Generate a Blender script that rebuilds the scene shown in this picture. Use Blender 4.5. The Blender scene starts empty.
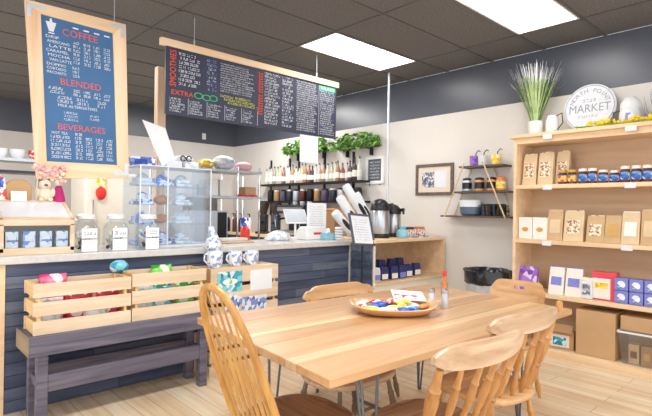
import bpy, math, random
from mathutils import Vector, Matrix
random.seed(7)
SC = bpy.context.scene
COL = SC.collection
R = math.radians
PI = math.pi

# ------------------------------------------------------------------ materials
def lin(c):
    out = []
    for v in c[:3]:
        v = v / 255.0
        out.append(v / 12.92 if v <= 0.04045 else ((v + 0.055) / 1.055) ** 2.4)
    return (out[0], out[1], out[2], 1.0)

def newmat(name):
    m = bpy.data.materials.new(name)
    m.use_nodes = True
    nt = m.node_tree
    return m, nt, nt.nodes['Principled BSDF']

def plain(name, rgb, rough=0.6, metal=0.0, var=0.08, scale=12.0, coat=0.0):
    m, nt, b = newmat(name)
    tc = nt.nodes.new('ShaderNodeTexCoord')
    n = nt.nodes.new('ShaderNodeTexNoise'); n.inputs['Scale'].default_value = scale
    n.inputs['Detail'].default_value = 4
    nt.links.new(tc.outputs['Object'], n.inputs['Vector'])
    r = nt.nodes.new('ShaderNodeValToRGB')
    c = lin(rgb)
    r.color_ramp.elements[0].color = tuple(max(0, x * (1 - var)) for x in c[:3]) + (1,)
    r.color_ramp.elements[1].color = tuple(min(1, x * (1 + var)) for x in c[:3]) + (1,)
    r.color_ramp.elements[0].position = 0.3; r.color_ramp.elements[1].position = 0.7
    nt.links.new(n.outputs['Fac'], r.inputs['Fac'])
    nt.links.new(r.outputs['Color'], b.inputs['Base Color'])
    b.inputs['Roughness'].default_value = rough
    b.inputs['Metallic'].default_value = metal
    if coat: b.inputs['Coat Weight'].default_value = coat
    return m

def wood(name, dark, light, axis='X', scale=6.0, rough=0.45, stretch=9.0, coat=0.0, pos=(0.32, 0.7)):
    m, nt, b = newmat(name)
    tc = nt.nodes.new('ShaderNodeTexCoord')
    mp = nt.nodes.new('ShaderNodeMapping')
    s = [scale * stretch / 3] * 3
    s['XYZ'.index(axis)] = scale / 4
    mp.inputs['Scale'].default_value = s
    nt.links.new(tc.outputs['Object'], mp.inputs['Vector'])
    n = nt.nodes.new('ShaderNodeTexNoise'); n.inputs['Scale'].default_value = 1.0
    n.inputs['Detail'].default_value = 6; n.inputs['Distortion'].default_value = 0.6
    nt.links.new(mp.outputs['Vector'], n.inputs['Vector'])
    r = nt.nodes.new('ShaderNodeValToRGB')
    r.color_ramp.elements[0].color = lin(dark); r.color_ramp.elements[1].color = lin(light)
    r.color_ramp.elements[0].position = pos[0]; r.color_ramp.elements[1].position = pos[1]
    nt.links.new(n.outputs['Fac'], r.inputs['Fac'])
    nt.links.new(r.outputs['Color'], b.inputs['Base Color'])
    bp = nt.nodes.new('ShaderNodeBump'); bp.inputs['Strength'].default_value = 0.08
    nt.links.new(n.outputs['Fac'], bp.inputs['Height']); nt.links.new(bp.outputs['Normal'], b.inputs['Normal'])
    b.inputs['Roughness'].default_value = rough
    if coat:
        b.inputs['Coat Weight'].default_value = coat; b.inputs['Coat Roughness'].default_value = 0.25
    return m

def glass(name, tint=(240, 248, 250), gloss=0.12, rough=0.03):
    m = bpy.data.materials.new(name); m.use_nodes = True
    nt = m.node_tree; nt.nodes.clear()
    o = nt.nodes.new('ShaderNodeOutputMaterial'); mx = nt.nodes.new('ShaderNodeMixShader')
    t = nt.nodes.new('ShaderNodeBsdfTransparent'); g = nt.nodes.new('ShaderNodeBsdfGlossy')
    fr = nt.nodes.new('ShaderNodeFresnel'); fr.inputs['IOR'].default_value = 1.45
    ma = nt.nodes.new('ShaderNodeMath'); ma.operation = 'MULTIPLY_ADD'; ma.inputs[1].default_value = 0.35; ma.inputs[2].default_value = gloss
    t.inputs['Color'].default_value = lin(tint); g.inputs['Roughness'].default_value = rough
    g.inputs['Color'].default_value = (0.9, 0.95, 1, 1)
    nt.links.new(fr.outputs[0], ma.inputs[0]); nt.links.new(ma.outputs[0], mx.inputs['Fac'])
    nt.links.new(t.outputs[0], mx.inputs[1]); nt.links.new(g.outputs[0], mx.inputs[2])
    nt.links.new(mx.outputs[0], o.inputs['Surface'])
    return m

def emis(name, rgb, k):
    m = bpy.data.materials.new(name); m.use_nodes = True
    nt = m.node_tree; nt.nodes.clear()
    o = nt.nodes.new('ShaderNodeOutputMaterial'); e = nt.nodes.new('ShaderNodeEmission')
    tc = nt.nodes.new('ShaderNodeTexCoord')
    e.inputs['Color'].default_value = lin(rgb); e.inputs['Strength'].default_value = k
    nt.links.new(e.outputs[0], o.inputs['Surface'])
    return m

def floor_mat():
    m, nt, b = newmat('floor_planks')
    tc = nt.nodes.new('ShaderNodeTexCoord')
    mp = nt.nodes.new('ShaderNodeMapping'); mp.inputs['Rotation'].default_value = (0, 0, R(90))
    nt.links.new(tc.outputs['Object'], mp.inputs['Vector'])
    br = nt.nodes.new('ShaderNodeTexBrick')
    br.inputs['Scale'].default_value = 1.0; br.inputs['Brick Width'].default_value = 1.25
    br.inputs['Row Height'].default_value = 0.15; br.inputs['Mortar Size'].default_value = 0.0022
    br.inputs['Mortar Smooth'].default_value = 0.3
    br.inputs['Color1'].default_value = lin((248, 236, 214)); br.inputs['Color2'].default_value = lin((240, 220, 190))
    br.inputs['Mortar'].default_value = lin((176, 140, 100)); br.offset = 0.37
    nt.links.new(mp.outputs['Vector'], br.inputs['Vector'])
    m2 = nt.nodes.new('ShaderNodeMapping'); m2.inputs['Scale'].default_value = (22, 1.1, 1)
    nt.links.new(tc.outputs['Object'], m2.inputs['Vector'])
    n = nt.nodes.new('ShaderNodeTexNoise'); n.inputs['Scale'].default_value = 1; n.inputs['Detail'].default_value = 7
    n.inputs['Distortion'].default_value = 0.8
    nt.links.new(m2.outputs['Vector'], n.inputs['Vector'])
    r = nt.nodes.new('ShaderNodeValToRGB')
    r.color_ramp.elements[0].color = lin((216, 184, 142)); r.color_ramp.elements[1].color = lin((252, 244, 230))
    r.color_ramp.elements[0].position = 0.33; r.color_ramp.elements[1].position = 0.66
    nt.links.new(n.outputs['Fac'], r.inputs['Fac'])
    mx = nt.nodes.new('ShaderNodeMixRGB'); mx.blend_type = 'MULTIPLY'; mx.inputs['Fac'].default_value = 0.6
    nt.links.new(br.outputs['Color'], mx.inputs['Color1']); nt.links.new(r.outputs['Color'], mx.inputs['Color2'])
    nt.links.new(mx.outputs['Color'], b.inputs['Base Color'])
    b.inputs['Roughness'].default_value = 0.34
    return m

def tile_mat():
    m, nt, b = newmat('ceiling_tile')
    tc = nt.nodes.new('ShaderNodeTexCoord')
    n = nt.nodes.new('ShaderNodeTexNoise'); n.inputs['Scale'].default_value = 55; n.inputs['Detail'].default_value = 5
    nt.links.new(tc.outputs['Object'], n.inputs['Vector'])
    r = nt.nodes.new('ShaderNodeValToRGB')
    r.color_ramp.elements[0].color = lin((92, 89, 89)); r.color_ramp.elements[1].color = lin((116, 113, 112))
    r.color_ramp.elements[0].position = 0.35; r.color_ramp.elements[1].position = 0.65
    nt.links.new(n.outputs['Fac'], r.inputs['Fac']); nt.links.new(r.outputs['Color'], b.inputs['Base Color'])
    b.inputs['Roughness'].default_value = 0.75
    return m

def pattern(name, cols, scale=40, rough=0.5):
    """printed packaging: patches of several colours"""
    m, nt, b = newmat(name)
    tc = nt.nodes.new('ShaderNodeTexCoord')
    v = nt.nodes.new('ShaderNodeTexVoronoi'); v.inputs['Scale'].default_value = scale
    nt.links.new(tc.outputs['Object'], v.inputs['Vector'])
    sp = nt.nodes.new('ShaderNodeSeparateColor'); nt.links.new(v.outputs['Color'], sp.inputs['Color'])
    r = nt.nodes.new('ShaderNodeValToRGB'); r.color_ramp.interpolation = 'CONSTANT'
    el = r.color_ramp.elements
    el[0].color = lin(cols[0]); el[0].position = 0
    el[1].color = lin(cols[1]); el[1].position = 1.0 / len(cols)
    for i in range(2, len(cols)):
        e = el.new(i / len(cols)); e.color = lin(cols[i])
    nt.links.new(sp.outputs['Red'], r.inputs['Fac']); nt.links.new(r.outputs['Color'], b.inputs['Base Color'])
    b.inputs['Roughness'].default_value = rough
    return m

M = {}
M['floor'] = floor_mat()
M['tile'] = tile_mat()
M['tbar'] = plain('ceiling_grid', (90, 87, 87), 0.5)
M['beige'] = plain('wall_beige', (224, 218, 212), 0.75, var=0.02, scale=3)
M['charcoal'] = plain('wall_charcoal', (86, 90, 101), 0.3, var=0.04, scale=3)
M['diffuser'] = emis('light_diffuser', (255, 252, 246), 6.0)
M['white'] = plain('white_paint', (236, 236, 236), 0.45, var=0.03)
M['paper'] = plain('white_paper', (240, 242, 246), 0.7, var=0.02)
M['cream'] = plain('cream_paint', (232, 224, 208), 0.5, var=0.03)
M['stone'] = plain('grey_white_stone', (214, 210, 206), 0.25, var=0.07, scale=25)
M['black'] = plain('black_plastic', (26, 27, 31), 0.35, var=0.1)
M['iron'] = plain('black_metal', (34, 34, 38), 0.4, metal=0.3)
M['steel'] = plain('brushed_steel', (190, 192, 196), 0.28, metal=0.9, var=0.05)
M['galv'] = plain('galvanised_steel', (206, 212, 220), 0.35, metal=0.45, var=0.08)
M['rod'] = plain('grey_steel_rod', (112, 118, 130), 0.32, metal=0.7)
M['chrome'] = plain('chrome', (220, 222, 226), 0.12, metal=1.0, var=0.02)
M['glass'] = glass('clear_glass', (246, 250, 252), 0.02)
M['acrylic'] = glass('clear_acrylic', (246, 250, 254), 0.03, 0.05)
M['sloped'] = plain('lid_white_reflection', (238, 240, 244), 0.2, var=0.03, scale=6)  # bright reflection on the sloped glass lid painted in as opaque white
M['bin'] = glass('frosted_bin', (248, 250, 253), 0.14, 0.3)
M['maple'] = wood('shelf_maple', (226, 190, 148), (240, 212, 174), 'Y', 4, 0.5)
M['maple_x'] = wood('cabinet_maple', (226, 190, 148), (240, 212, 174), 'X', 4, 0.5)
M['ply'] = wood('shelf_back_ply', (198, 164, 130), (212, 182, 150), 'Y', 3, 0.6)
M['pine'] = wood('pine_crate', (214, 188, 156), (238, 216, 190), 'X', 6, 0.6)
M['pine2'] = wood('pine_crate_end', (224, 180, 120), (238, 202, 146), 'Y', 6, 0.6)
M['frame'] = wood('pale_board_frame', (232, 190, 150), (248, 220, 188), 'Z', 4, 0.55)
M['rail'] = wood('pale_board_rail', (234, 194, 150), (248, 222, 190), 'X', 4, 0.55)
M['t1'] = wood('table_oak', (198, 150, 104), (218, 176, 130), 'X', 5, 0.3, coat=0.3)
M['t2'] = wood('table_oak_pale', (216, 178, 134), (234, 202, 160), 'X', 5, 0.3, coat=0.3)
M['t3'] = wood('table_oak_warm', (188, 138, 92), (208, 162, 116), 'X', 5, 0.3, coat=0.3)
M['tedge'] = wood('table_edge', (206, 150, 92), (232, 186, 134), 'X', 6, 0.35, coat=0.2)
M['golden'] = wood('golden_oak', (176, 118, 50), (214, 164, 92), 'Z', 5, 0.35, coat=0.3)
M['honey'] = wood('honey_maple', (192, 140, 88), (226, 182, 132), 'X', 5, 0.35, coat=0.3)
M['honey_z'] = wood('honey_maple_turned', (164, 108, 54), (206, 152, 92), 'Z', 5, 0.35, coat=0.3)
M['tan'] = wood('tan_seat', (180, 142, 108), (222, 194, 164), 'X', 6, 0.35, coat=0.3)
M['walnut'] = wood('brown_seat', (112, 78, 56), (170, 130, 98), 'X', 7, 0.32, stretch=14, coat=0.4)
M['darkleg'] = wood('dark_turned_leg', (92, 74, 58), (130, 108, 86), 'Z', 6, 0.4)
M['barn1'] = wood('barn_board_blue', (62, 71, 96), (96, 106, 130), 'X', 5, 0.6)
M['barn2'] = wood('barn_board_slate', (72, 80, 102), (108, 116, 138), 'X', 5, 0.6)
M['barn3'] = wood('barn_board_dark', (52, 60, 82), (84, 94, 118), 'X', 5, 0.6)
M['barn4'] = wood('barn_board_grey', (84, 91, 110), (118, 125, 144), 'X', 5, 0.6)
M['bench'] = wood('weathered_bench', (74, 72, 90), (126, 120, 134), 'X', 6, 0.55, stretch=12)
M['benchend'] = wood('bench_end_grain', (132, 110, 84), (164, 140, 110), 'Y', 6, 0.6)
M['chalkblue'] = plain('blue_chalkboard', (54, 104, 154), 0.55, var=0.1, scale=4)
M['chalkdark'] = plain('dark_chalkboard', (52, 56, 78), 0.5, var=0.1, scale=4)
M['chalk'] = plain('white_chalk', (232, 236, 244), 0.8, var=0.02)
M['chalkred'] = plain('red_chalk', (226, 104, 92), 0.8, var=0.04)
M['chalkorange'] = plain('orange_chalk', (232, 92, 56), 0.8, var=0.04)
M['chalkgreen'] = plain('green_chalk', (64, 190, 130), 0.8, var=0.04)
M['chalkyel'] = plain('yellow_chalk', (224, 228, 96), 0.8, var=0.04)
M['kraft'] = plain('kraft_paper', (204, 170, 128), 0.7, var=0.06)
M['kraft2'] = plain('pale_kraft_paper', (222, 196, 158), 0.7, var=0.06)
M['card'] = plain('cardboard', (196, 158, 116), 0.75, var=0.04, scale=5)
M['carddark'] = plain('cardboard_brown', (170, 130, 92), 0.75, var=0.04, scale=5)
M['purple'] = pattern('purple_bag', [(150, 96, 190), (170, 120, 210), (120, 70, 165), (225, 205, 240)], 22)
M['teabox'] = plain('white_tea_box', (240, 234, 226), 0.5, var=0.02)
M['gold'] = plain('gold_dot', (206, 160, 84), 0.4, var=0.05)
M['bluelab'] = pattern('blue_label', [(60, 110, 190), (110, 160, 215), (40, 70, 140), (210, 225, 240)], 45)
M['yellab'] = pattern('yellow_label', [(236, 200, 70), (70, 130, 200), (210, 80, 60), (245, 230, 170)], 40)
M['darkjam'] = plain('dark_jam', (92, 44, 40), 0.25, var=0.15)
M['lilac'] = plain('lilac_blue', (126, 132, 206), 0.45, var=0.12, scale=30)
M['pink'] = plain('pink_red_box', (226, 78, 92), 0.45, var=0.05)
M['yellow'] = plain('yellow_flower', (246, 212, 40), 0.6, var=0.1)
M['leaf'] = plain('leaf_green', (136, 190, 84), 0.6, var=0.3, scale=20)
M['leaf2'] = plain('leaf_dark', (92, 142, 60), 0.6, var=0.3, scale=20)
M['grass'] = plain('grass_blade', (178, 198, 142), 0.55, var=0.25, scale=10)
M['potwhite'] = plain('white_ceramic', (230, 232, 230), 0.3, var=0.03)
M['signgrey'] = plain('sign_face', (222, 224, 230), 0.7, var=0.06, scale=20)
M['signink'] = plain('sign_ink', (146, 150, 164), 0.7, var=0.1)
M['milk'] = plain('frosted_white', (226, 228, 232), 0.4, var=0.03)
M['navy'] = plain('navy_bag', (50, 56, 110), 0.4, var=0.12)
M['bagblack'] = plain('black_bin_liner', (30, 31, 36), 0.22, var=0.2)
M['bowlblue'] = plain('slate_blue_bowl', (84, 100, 126), 0.35, var=0.05)
M['teal'] = pattern('teal_card', [(60, 166, 190), (130, 210, 220), (220, 240, 240), (40, 130, 160)], 26)
M['bluewhite'] = pattern('blue_white_print', [(225, 232, 244), (130, 150, 210), (240, 244, 250), (90, 110, 180)], 30)
M['mug'] = pattern('white_blue_mug', [(240, 242, 248), (236, 240, 248), (242, 244, 248), (226, 232, 244), (150, 170, 212)], 46, 0.3)
M['chipred'] = pattern('red_bag', [(206, 44, 70), (226, 70, 96), (236, 220, 224), (190, 30, 56)], 18, 0.3)
M['chippink'] = pattern('pink_bag', [(236, 70, 130), (240, 120, 160), (245, 225, 232), (236, 60, 120)], 18, 0.3)
M['chipgreen'] = pattern('green_bag', [(90, 190, 60), (130, 215, 90), (230, 240, 220), (60, 160, 50)], 18, 0.3)
M['chipteal'] = pattern('teal_bag', [(50, 160, 190), (120, 200, 215), (235, 240, 240), (40, 130, 170)], 18, 0.3)
M['chipwhite'] = pattern('white_bag', [(232, 234, 236), (210, 214, 220), (242, 242, 242), (190, 200, 214)], 22, 0.3)
M['packblue'] = pattern('blue_packet', [(30, 80, 190), (60, 110, 220), (240, 240, 245), (20, 60, 150)], 30, 0.3)
M['packyel'] = pattern('yellow_packet', [(244, 206, 60), (250, 226, 110), (250, 246, 220), (230, 180, 40)], 30, 0.3)
M['packred'] = pattern('red_packet', [(214, 70, 60), (240, 232, 226), (225, 100, 90), (245, 240, 236)], 30, 0.3)
M['packwhite'] = pattern('white_packet', [(240, 240, 242), (226, 228, 234), (244, 244, 246), (200, 208, 224)], 30, 0.3)
M['orange'] = plain('orange_packet', (224, 152, 88), 0.4, var=0.06)
M['red'] = plain('red_plastic', (222, 52, 44), 0.35, var=0.05)
M['tin'] = pattern('printed_tin', [(238, 228, 222), (226, 160, 130), (242, 238, 234), (180, 112, 104), (230, 200, 190)], 60)
M['cyan'] = plain('cyan_bag', (150, 208, 224), 0.3, var=0.15, scale=20)
M['magenta'] = plain('magenta_cloth', (186, 30, 110), 0.7, var=0.15)
M['blush'] = plain('pink_petal', (236, 184, 186), 0.7, var=0.12, scale=30)
M['plush'] = plain('cream_plush', (232, 222, 200), 0.9, var=0.08)
M['brown'] = plain('brown_felt', (128, 98, 70), 0.8, var=0.1)
M['matboard'] = plain('cream_mat', (228, 212, 196), 0.8, var=0.02)
M['photo'] = pattern('photo_print', [(120, 122, 138), (176, 178, 190), (220, 222, 228), (88, 92, 108)], 40)
M['pframe'] = wood('picture_frame_wood', (84, 68, 56), (122, 102, 86), 'Y', 8, 0.4)
M['darkshelf'] = wood('dark_stained_shelf', (70, 58, 50), (106, 90, 78), 'Y', 6, 0.5)
M['rope'] = wood('pale_rod', (206, 178, 140), (226, 202, 168), 'Z', 6, 0.6)
M['espresso'] = plain('dark_steel', (70, 74, 84), 0.3, metal=0.6, var=0.1)
M['cork'] = plain('coffee_brown', (92, 66, 46), 0.7, var=0.2, scale=60)
M['pastry'] = plain('baked_crust', (200, 130, 80), 0.7, var=0.2, scale=30)
M['screen'] = plain('tablet_screen', (206, 212, 222), 0.15, var=0.05)
M['bluepack'] = pattern('blue_wrap', [(150, 176, 236), (232, 238, 250), (110, 140, 220), (246, 248, 252)], 20, 0.3)
M['kraftprint'] = pattern('kraft_print', [(236, 222, 198), (150, 110, 80), (226, 204, 170), (190, 150, 112), (240, 230, 212)], 55, 0.5)
M['cupdark'] = plain('dark_slot', (24, 24, 28), 0.4, var=0.05)
BOT = [('clear', (214, 216, 214)), ('amber', (176, 138, 96)), ('red', (150, 92, 92)), ('pale gold', (206, 192, 158)),
       ('dark brown', (70, 56, 54)), ('rose', (206, 182, 174)), ('green', (152, 160, 134)), ('plum', (92, 84, 112))]
for nme, c in BOT:
    M['b_' + nme] = plain('syrup_' + nme.replace(' ', '_'), c, 0.12, var=0.08)

# ------------------------------------------------------------------ mesh builder
class MB:
    def __init__(s): s.v = []; s.f = []; s.m = []
    def add(s, vs, fs, mi=0):
        o = len(s.v); s.v += [tuple(v) for v in vs]
        for f in fs: s.f.append([i + o for i in f]); s.m.append(mi)
        return s
    def box(s, x0, x1, y0, y1, z0, z1, mi=0):
        return s.add([(x0, y0, z0), (x1, y0, z0), (x1, y1, z0), (x0, y1, z0), (x0, y0, z1), (x1, y0, z1), (x1, y1, z1), (x0, y1, z1)],
                     [(0, 3, 2, 1), (4, 5, 6, 7), (0, 1, 5, 4), (1, 2, 6, 5), (2, 3, 7, 6), (3, 0, 4, 7)], mi)
    def obox(s, c, sx, sy, sz, rot=None, mi=0):
        h = [(-sx / 2, sx / 2), (-sy / 2, sy / 2), (-sz / 2, sz / 2)]
        t = MB().box(*h[0], *h[1], *h[2])
        rm = rot if rot is not None else Matrix.Identity(3)
        return s.add([Vector(c) + rm @ Vector(v) for v in t.v], t.f, mi)
    def tube(s, pts, r, n=10, mi=0, caps=True, flat=1.0, ref=None):
        pts = [Vector(p) for p in pts]; k = len(pts)
        rr = r if isinstance(r, (list, tuple)) else [r] * k
        vs = []; prev = None
        for i, p in enumerate(pts):
            d = (pts[min(i + 1, k - 1)] - pts[max(i - 1, 0)]).normalized()
            if prev is None:
                a = Vector(ref) if ref else (Vector((0, 0, 1)) if abs(d.z) < 0.9 else Vector((1, 0, 0)))
            else: a = prev
            u = (a - d * a.dot(d)).normalized(); w = d.cross(u); prev = u
            for j in range(n):
                t = 2 * PI * j / n
                vs.append(p + u * math.cos(t) * rr[i] + w * math.sin(t) * rr[i] * flat)
        fs = []
        for i in range(k - 1):
            for j in range(n):
                fs.append((i * n + j, i * n + (j + 1) % n, (i + 1) * n + (j + 1) % n, (i + 1) * n + j))
        if caps: fs.append(tuple(reversed(range(n)))); fs.append(tuple(range((k - 1) * n, k * n)))
        return s.add(vs, fs, mi)
    def lathe(s, c, prof, n=20, mi=0, sx=1.0, sy=1.0, rot=None, wob=0):
        vs = []; cv = Vector(c)
        for (r, z) in prof:
            for j in range(n):
                t = 2 * PI * j / n
                q = r * (1 + wob * (random.random() - 0.5))
                v = Vector((q * math.cos(t) * sx, q * math.sin(t) * sy, z + (wob * 0.06 * (random.random() - 0.5))))
                vs.append(cv + (rot @ v if rot is not None else v))
        k = len(prof); fs = []
        for i in range(k - 1):
            for j in range(n):
                fs.append((i * n + j, i * n + (j + 1) % n, (i + 1) * n + (j + 1) % n, (i + 1) * n + j))
        fs.append(tuple(reversed(range(n)))); fs.append(tuple(range((k - 1) * n, k * n)))
        return s.add(vs, fs, mi)
    def ball(s, c, rx, ry=None, rz=None, n=12, mi=0, rot=None):
        ry = ry or rx; rz = rz or rx; k = max(6, n // 2 + 2)
        prof = [(max(1e-4, math.sin(PI * i / k)), -math.cos(PI * i / k)) for i in range(k + 1)]
        t = MB().lathe((0, 0, 0), prof, n)
        vs = []
        for v in t.v:
            q = Vector((v[0] * rx, v[1] * ry, v[2] * rz))
            vs.append(Vector(c) + (rot @ q if rot is not None else q))
        return s.add(vs, t.f, mi)
    def quad(s, a, b, c, d, mi=0): return s.add([a, b, c, d], [(0, 1, 2, 3)], mi)
    def disc(s, o, xd, yd, r, n=24, mi=0, ry=None):
        o = Vector(o); xd = Vector(xd); yd = Vector(yd); ry = ry or r
        return s.add([o + xd * r * math.cos(2 * PI * i / n) + yd * ry * math.sin(2 * PI * i / n) for i in range(n)], [tuple(range(n))], mi)
    def prism(s, poly, o, xd, yd, t, mi=0):
        """extrude polygon (2-D) lying at o with axes xd, yd by thickness t along xd x yd"""
        o = Vector(o); xd = Vector(xd); yd = Vector(yd); nz = xd.cross(yd).normalized()
        n = len(poly)
        a = [o + xd * p[0] + yd * p[1] for p in poly]; b = [v + nz * t for v in a]
        fs = [tuple(reversed(range(n))), tuple(range(n, 2 * n))] + [(i, (i + 1) % n, n + (i + 1) % n, n + i) for i in range(n)]
        return s.add(a + b, fs, mi)
    def xf(s, mat):
        s.v = [tuple(mat @ Vector(v)) for v in s.v]; return s
    def build(s, name, mats, parent=None, bevel=0.0, seg=2, smooth=True, ang=35):
        me = bpy.data.meshes.new(name)
        me.from_pydata(s.v, [], s.f); 
        if not isinstance(mats, (list, tuple)): mats = [mats]
        for m in mats: me.materials.append(M[m] if isinstance(m, str) else m)
        me.polygons.foreach_set('material_index', [min(x, len(mats) - 1) for x in s.m])
        if smooth:
            me.polygons.foreach_set('use_smooth', [True] * len(me.polygons))
            me.set_sharp_from_angle(angle=R(ang))
        me.update()
        o = bpy.data.objects.new(name, me); COL.objects.link(o)
        if parent: o.parent = parent
        if bevel:
            b = o.modifiers.new('bevel', 'BEVEL'); b.width = bevel; b.segments = seg; b.limit_method = 'ANGLE'; b.angle_limit = R(40)
            b.harden_normals = False
        return o

def tag(o, label, cat, group=None):
    o['label'] = label; o['category'] = cat
    if group: o['group'] = group
    return o
def thing(name, label, cat, loc=(0, 0, 0), rz=0.0, group=None):
    o = bpy.data.objects.new(name, None); COL.objects.link(o)
    o.empty_display_size = 0.05
    o.location = loc; o.rotation_euler = (0, 0, R(rz))
    return tag(o, label, cat, group)
def struct(name, mb, mats, **k):
    o = mb.build(name, mats, **k); o['kind'] = 'structure'; return o
def copy_tree(o, parent=None):
    c = o.copy(); COL.objects.link(c); c.parent = parent
    for ch in [x for x in COL.objects if x.parent == o]: copy_tree(ch, c)
    return c
ORD = ['first', 'second', 'third', 'fourth', 'fifth', 'sixth', 'seventh', 'eighth', 'ninth', 'tenth', 'eleventh', 'twelfth', 'thirteenth',
       'fourteenth', 'fifteenth', 'sixteenth', 'seventeenth', 'eighteenth', 'nineteenth', 'twentieth', 'twenty-first', 'twenty-second',
       'twenty-third', 'twenty-fourth', 'twenty-fifth', 'twenty-sixth', 'twenty-seventh', 'twenty-eighth', 'twenty-ninth', 'thirtieth']

_tc = {}
def text_geo(body):
    if body in _tc: return _tc[body]
    cu = bpy.data.curves.new('t', 'FONT'); cu.body = body; cu.size = 1; cu.resolution_u = 2
    o = bpy.data.objects.new('t', cu); COL.objects.link(o)
    dg = bpy.context.evaluated_depsgraph_get()
    me = bpy.data.meshes.new_from_object(o.evaluated_get(dg))
    vs = [tuple(v.co) for v in me.vertices]; fs = [tuple(p.vertices) for p in me.polygons]
    bpy.data.objects.remove(o); bpy.data.curves.remove(cu); bpy.data.meshes.remove(me)
    w = max([v[0] for v in vs] + [0.01]); _tc[body] = (vs, fs, w)
    return _tc[body]
def text(mb, body, fn, s0, t0, width, height, mi=0):
    """letters mapped through fn(s,t); box of width x height starting at (s0,t0) (lower left)"""
    vs, fs, w = text_geo(body)
    return mb.add([fn(s0 + v[0] / w * width, t0 + v[1] / 0.72 * height) for v in vs], fs, mi)
def vtext(mb, body, fn, s0, t0, width, length, mi=0):
    vs, fs, w = text_geo(body)
    return mb.add([fn(s0 + width - v[1] / 0.72 * width, t0 + v[0] / w * length) for v in vs], fs, mi)
def scrawl(mb, fn, s0, t0, w, h, asp=1.0, mi=0, fill=0.85):
    """a line of chalk marks too small to read: short strokes grouped into words (asp = board height / board width)"""
    x = s0; cw = h * 0.62 * asp
    while x < s0 + w - cw * 0.5:
        if random.random() > fill: x += cw * 0.9; continue
        k = random.choice('ilnoez')
        a = cw * 0.22; b = h * 0.2
        def q(xa, xb, ya, yb): mb.quad(fn(xa, ya), fn(xb, ya), fn(xb, yb), fn(xa, yb), mi)
        if k in 'lni': q(x, x + a, t0, t0 + h)
        if k in 'noe': q(x + cw * 0.55, x + cw * 0.55 + a, t0, t0 + h * 0.8)
        if k in 'oez': q(x, x + cw * 0.75, t0, t0 + b)
        if k in 'ezn': q(x, x + cw * 0.75, t0 + h * 0.75, t0 + h * 0.75 + b)
        x += cw

def bilinear(tl, tr, br, bl, off=(0, 0, 0)):
    tl, tr, br, bl, off = map(Vector, (tl, tr, br, bl, off))
    def fn(s, t):
        return (bl * (1 - s) + br * s) * (1 - t) + (tl * (1 - s) + tr * s) * t + off
    return fn

# ------------------------------------------------------------------ room
W = 5.35; CZ = 3.20; GZ = 2.66; BK = 8.55
struct('floor', MB().box(-2.5, W, -1.5, 9.7, -0.06, 0), 'floor', smooth=False)
w = MB().box(W, W + 0.1, -1.5, BK + 0.1, 0, GZ, 0).box(W, W + 0.1, -1.5, BK + 0.1, GZ, CZ, 1)
struct('wall_right', w, ['beige', 'charcoal'], smooth=False)
w = MB().box(2.95, W, BK, BK + 0.1, 0, GZ, 0).box(2.95, W, BK, BK + 0.1, GZ, CZ, 1)
w.box(2.95, 3.05, BK, 9.7, 0, GZ, 0).box(2.95, 3.05, BK, 9.7, GZ, CZ, 1)
struct('wall_back', w, ['beige', 'charcoal'], smooth=False)
w = MB().box(-2.5, 2.95, 9.6, 9.7, 0, GZ, 0).box(-2.5, 2.95, 9.6, 9.7, GZ, CZ, 1)
struct('wall_recess', w, ['beige', 'charcoal'], smooth=False)
ce = MB()
gx = [4.72 - 1.36 * i for i in range(0, 6)]; gy = [2.9 + 0.61 * i for i in range(-7, 12)]
lights = [(3.36, 4.72, 3.51, 4.12), (3.36, 4.72, 1.68, 2.29)]
xs = [W] + gx; ysx = [-1.5] + [g for g in gy if g < 9.6] + [9.7]
for i in range(len(xs) - 1):
    for j in range(len(ysx) - 1):
        x0, x1, y0, y1 = xs[i + 1], xs[i], ysx[j], ysx[j + 1]
        if any(abs((x0 + x1) / 2 - (l[0] + l[1]) / 2) < 0.1 and abs((y0 + y1) / 2 - (l[2] + l[3]) / 2) < 0.1 for l in lights): continue
        ce.box(x0 + 0.004, x1 - 0.004, y0 + 0.004, y1 - 0.004, CZ, CZ + 0.02, 0)
for x in gx: ce.box(x - 0.013, x + 0.013, -1.5, 9.6, CZ - 0.008, CZ + 0.012, 1)
for y in gy:
    if y < 9.6: ce.box(gx[-1], W, y - 0.013, y + 0.013, CZ - 0.008, CZ + 0.012, 1)
ce.box(-2.5, W, -1.5, 9.7, CZ + 0.12, CZ + 0.15, 0)
struct('ceiling', ce, ['tile', 'tbar'], smooth=False)
struct('trim_1', MB().box(W - 0.012, W, -1.5, 9.6, 0, 0.1), 'white', smooth=False)
ol = MB().box(4.63, 4.71, BK - 0.008, BK, 2.74, 2.86)
tag(ol.build('outlet_plate', ['white'], bevel=0.003), 'small white outlet plate on the charcoal back wall', 'outlet')
for k, (x0, x1, y0, y1) in enumerate(lights):
    t = thing('ceiling_light', ['bright ceiling light panel nearer the wall corner, right of the long menu board',
                                'bright ceiling light panel cut by the top edge, above the shelving unit'][k], 'ceiling light', (0, 0, CZ), 0, 'ceiling light panels')
    f = MB()
    f.box(x0 + .014, x1 - .014, y0 + .014, y0 + .034, -.006, .1).box(x0 + .014, x1 - .014, y1 - .034, y1 - .014, -.006, .1)
    f.box(x0 + .014, x0 + .034, y0 + .034, y1 - .034, -.006, .1).box(x1 - .034, x1 - .014, y0 + .034, y1 - .034, -.006, .1)
    f.build('frame', 'white', t, smooth=False)
    MB().box(x0 + .034, x1 - .034, y0 + .034, y1 - .034, 0.0, .01).build('diffuser', 'diffuser', t, smooth=False)

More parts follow.
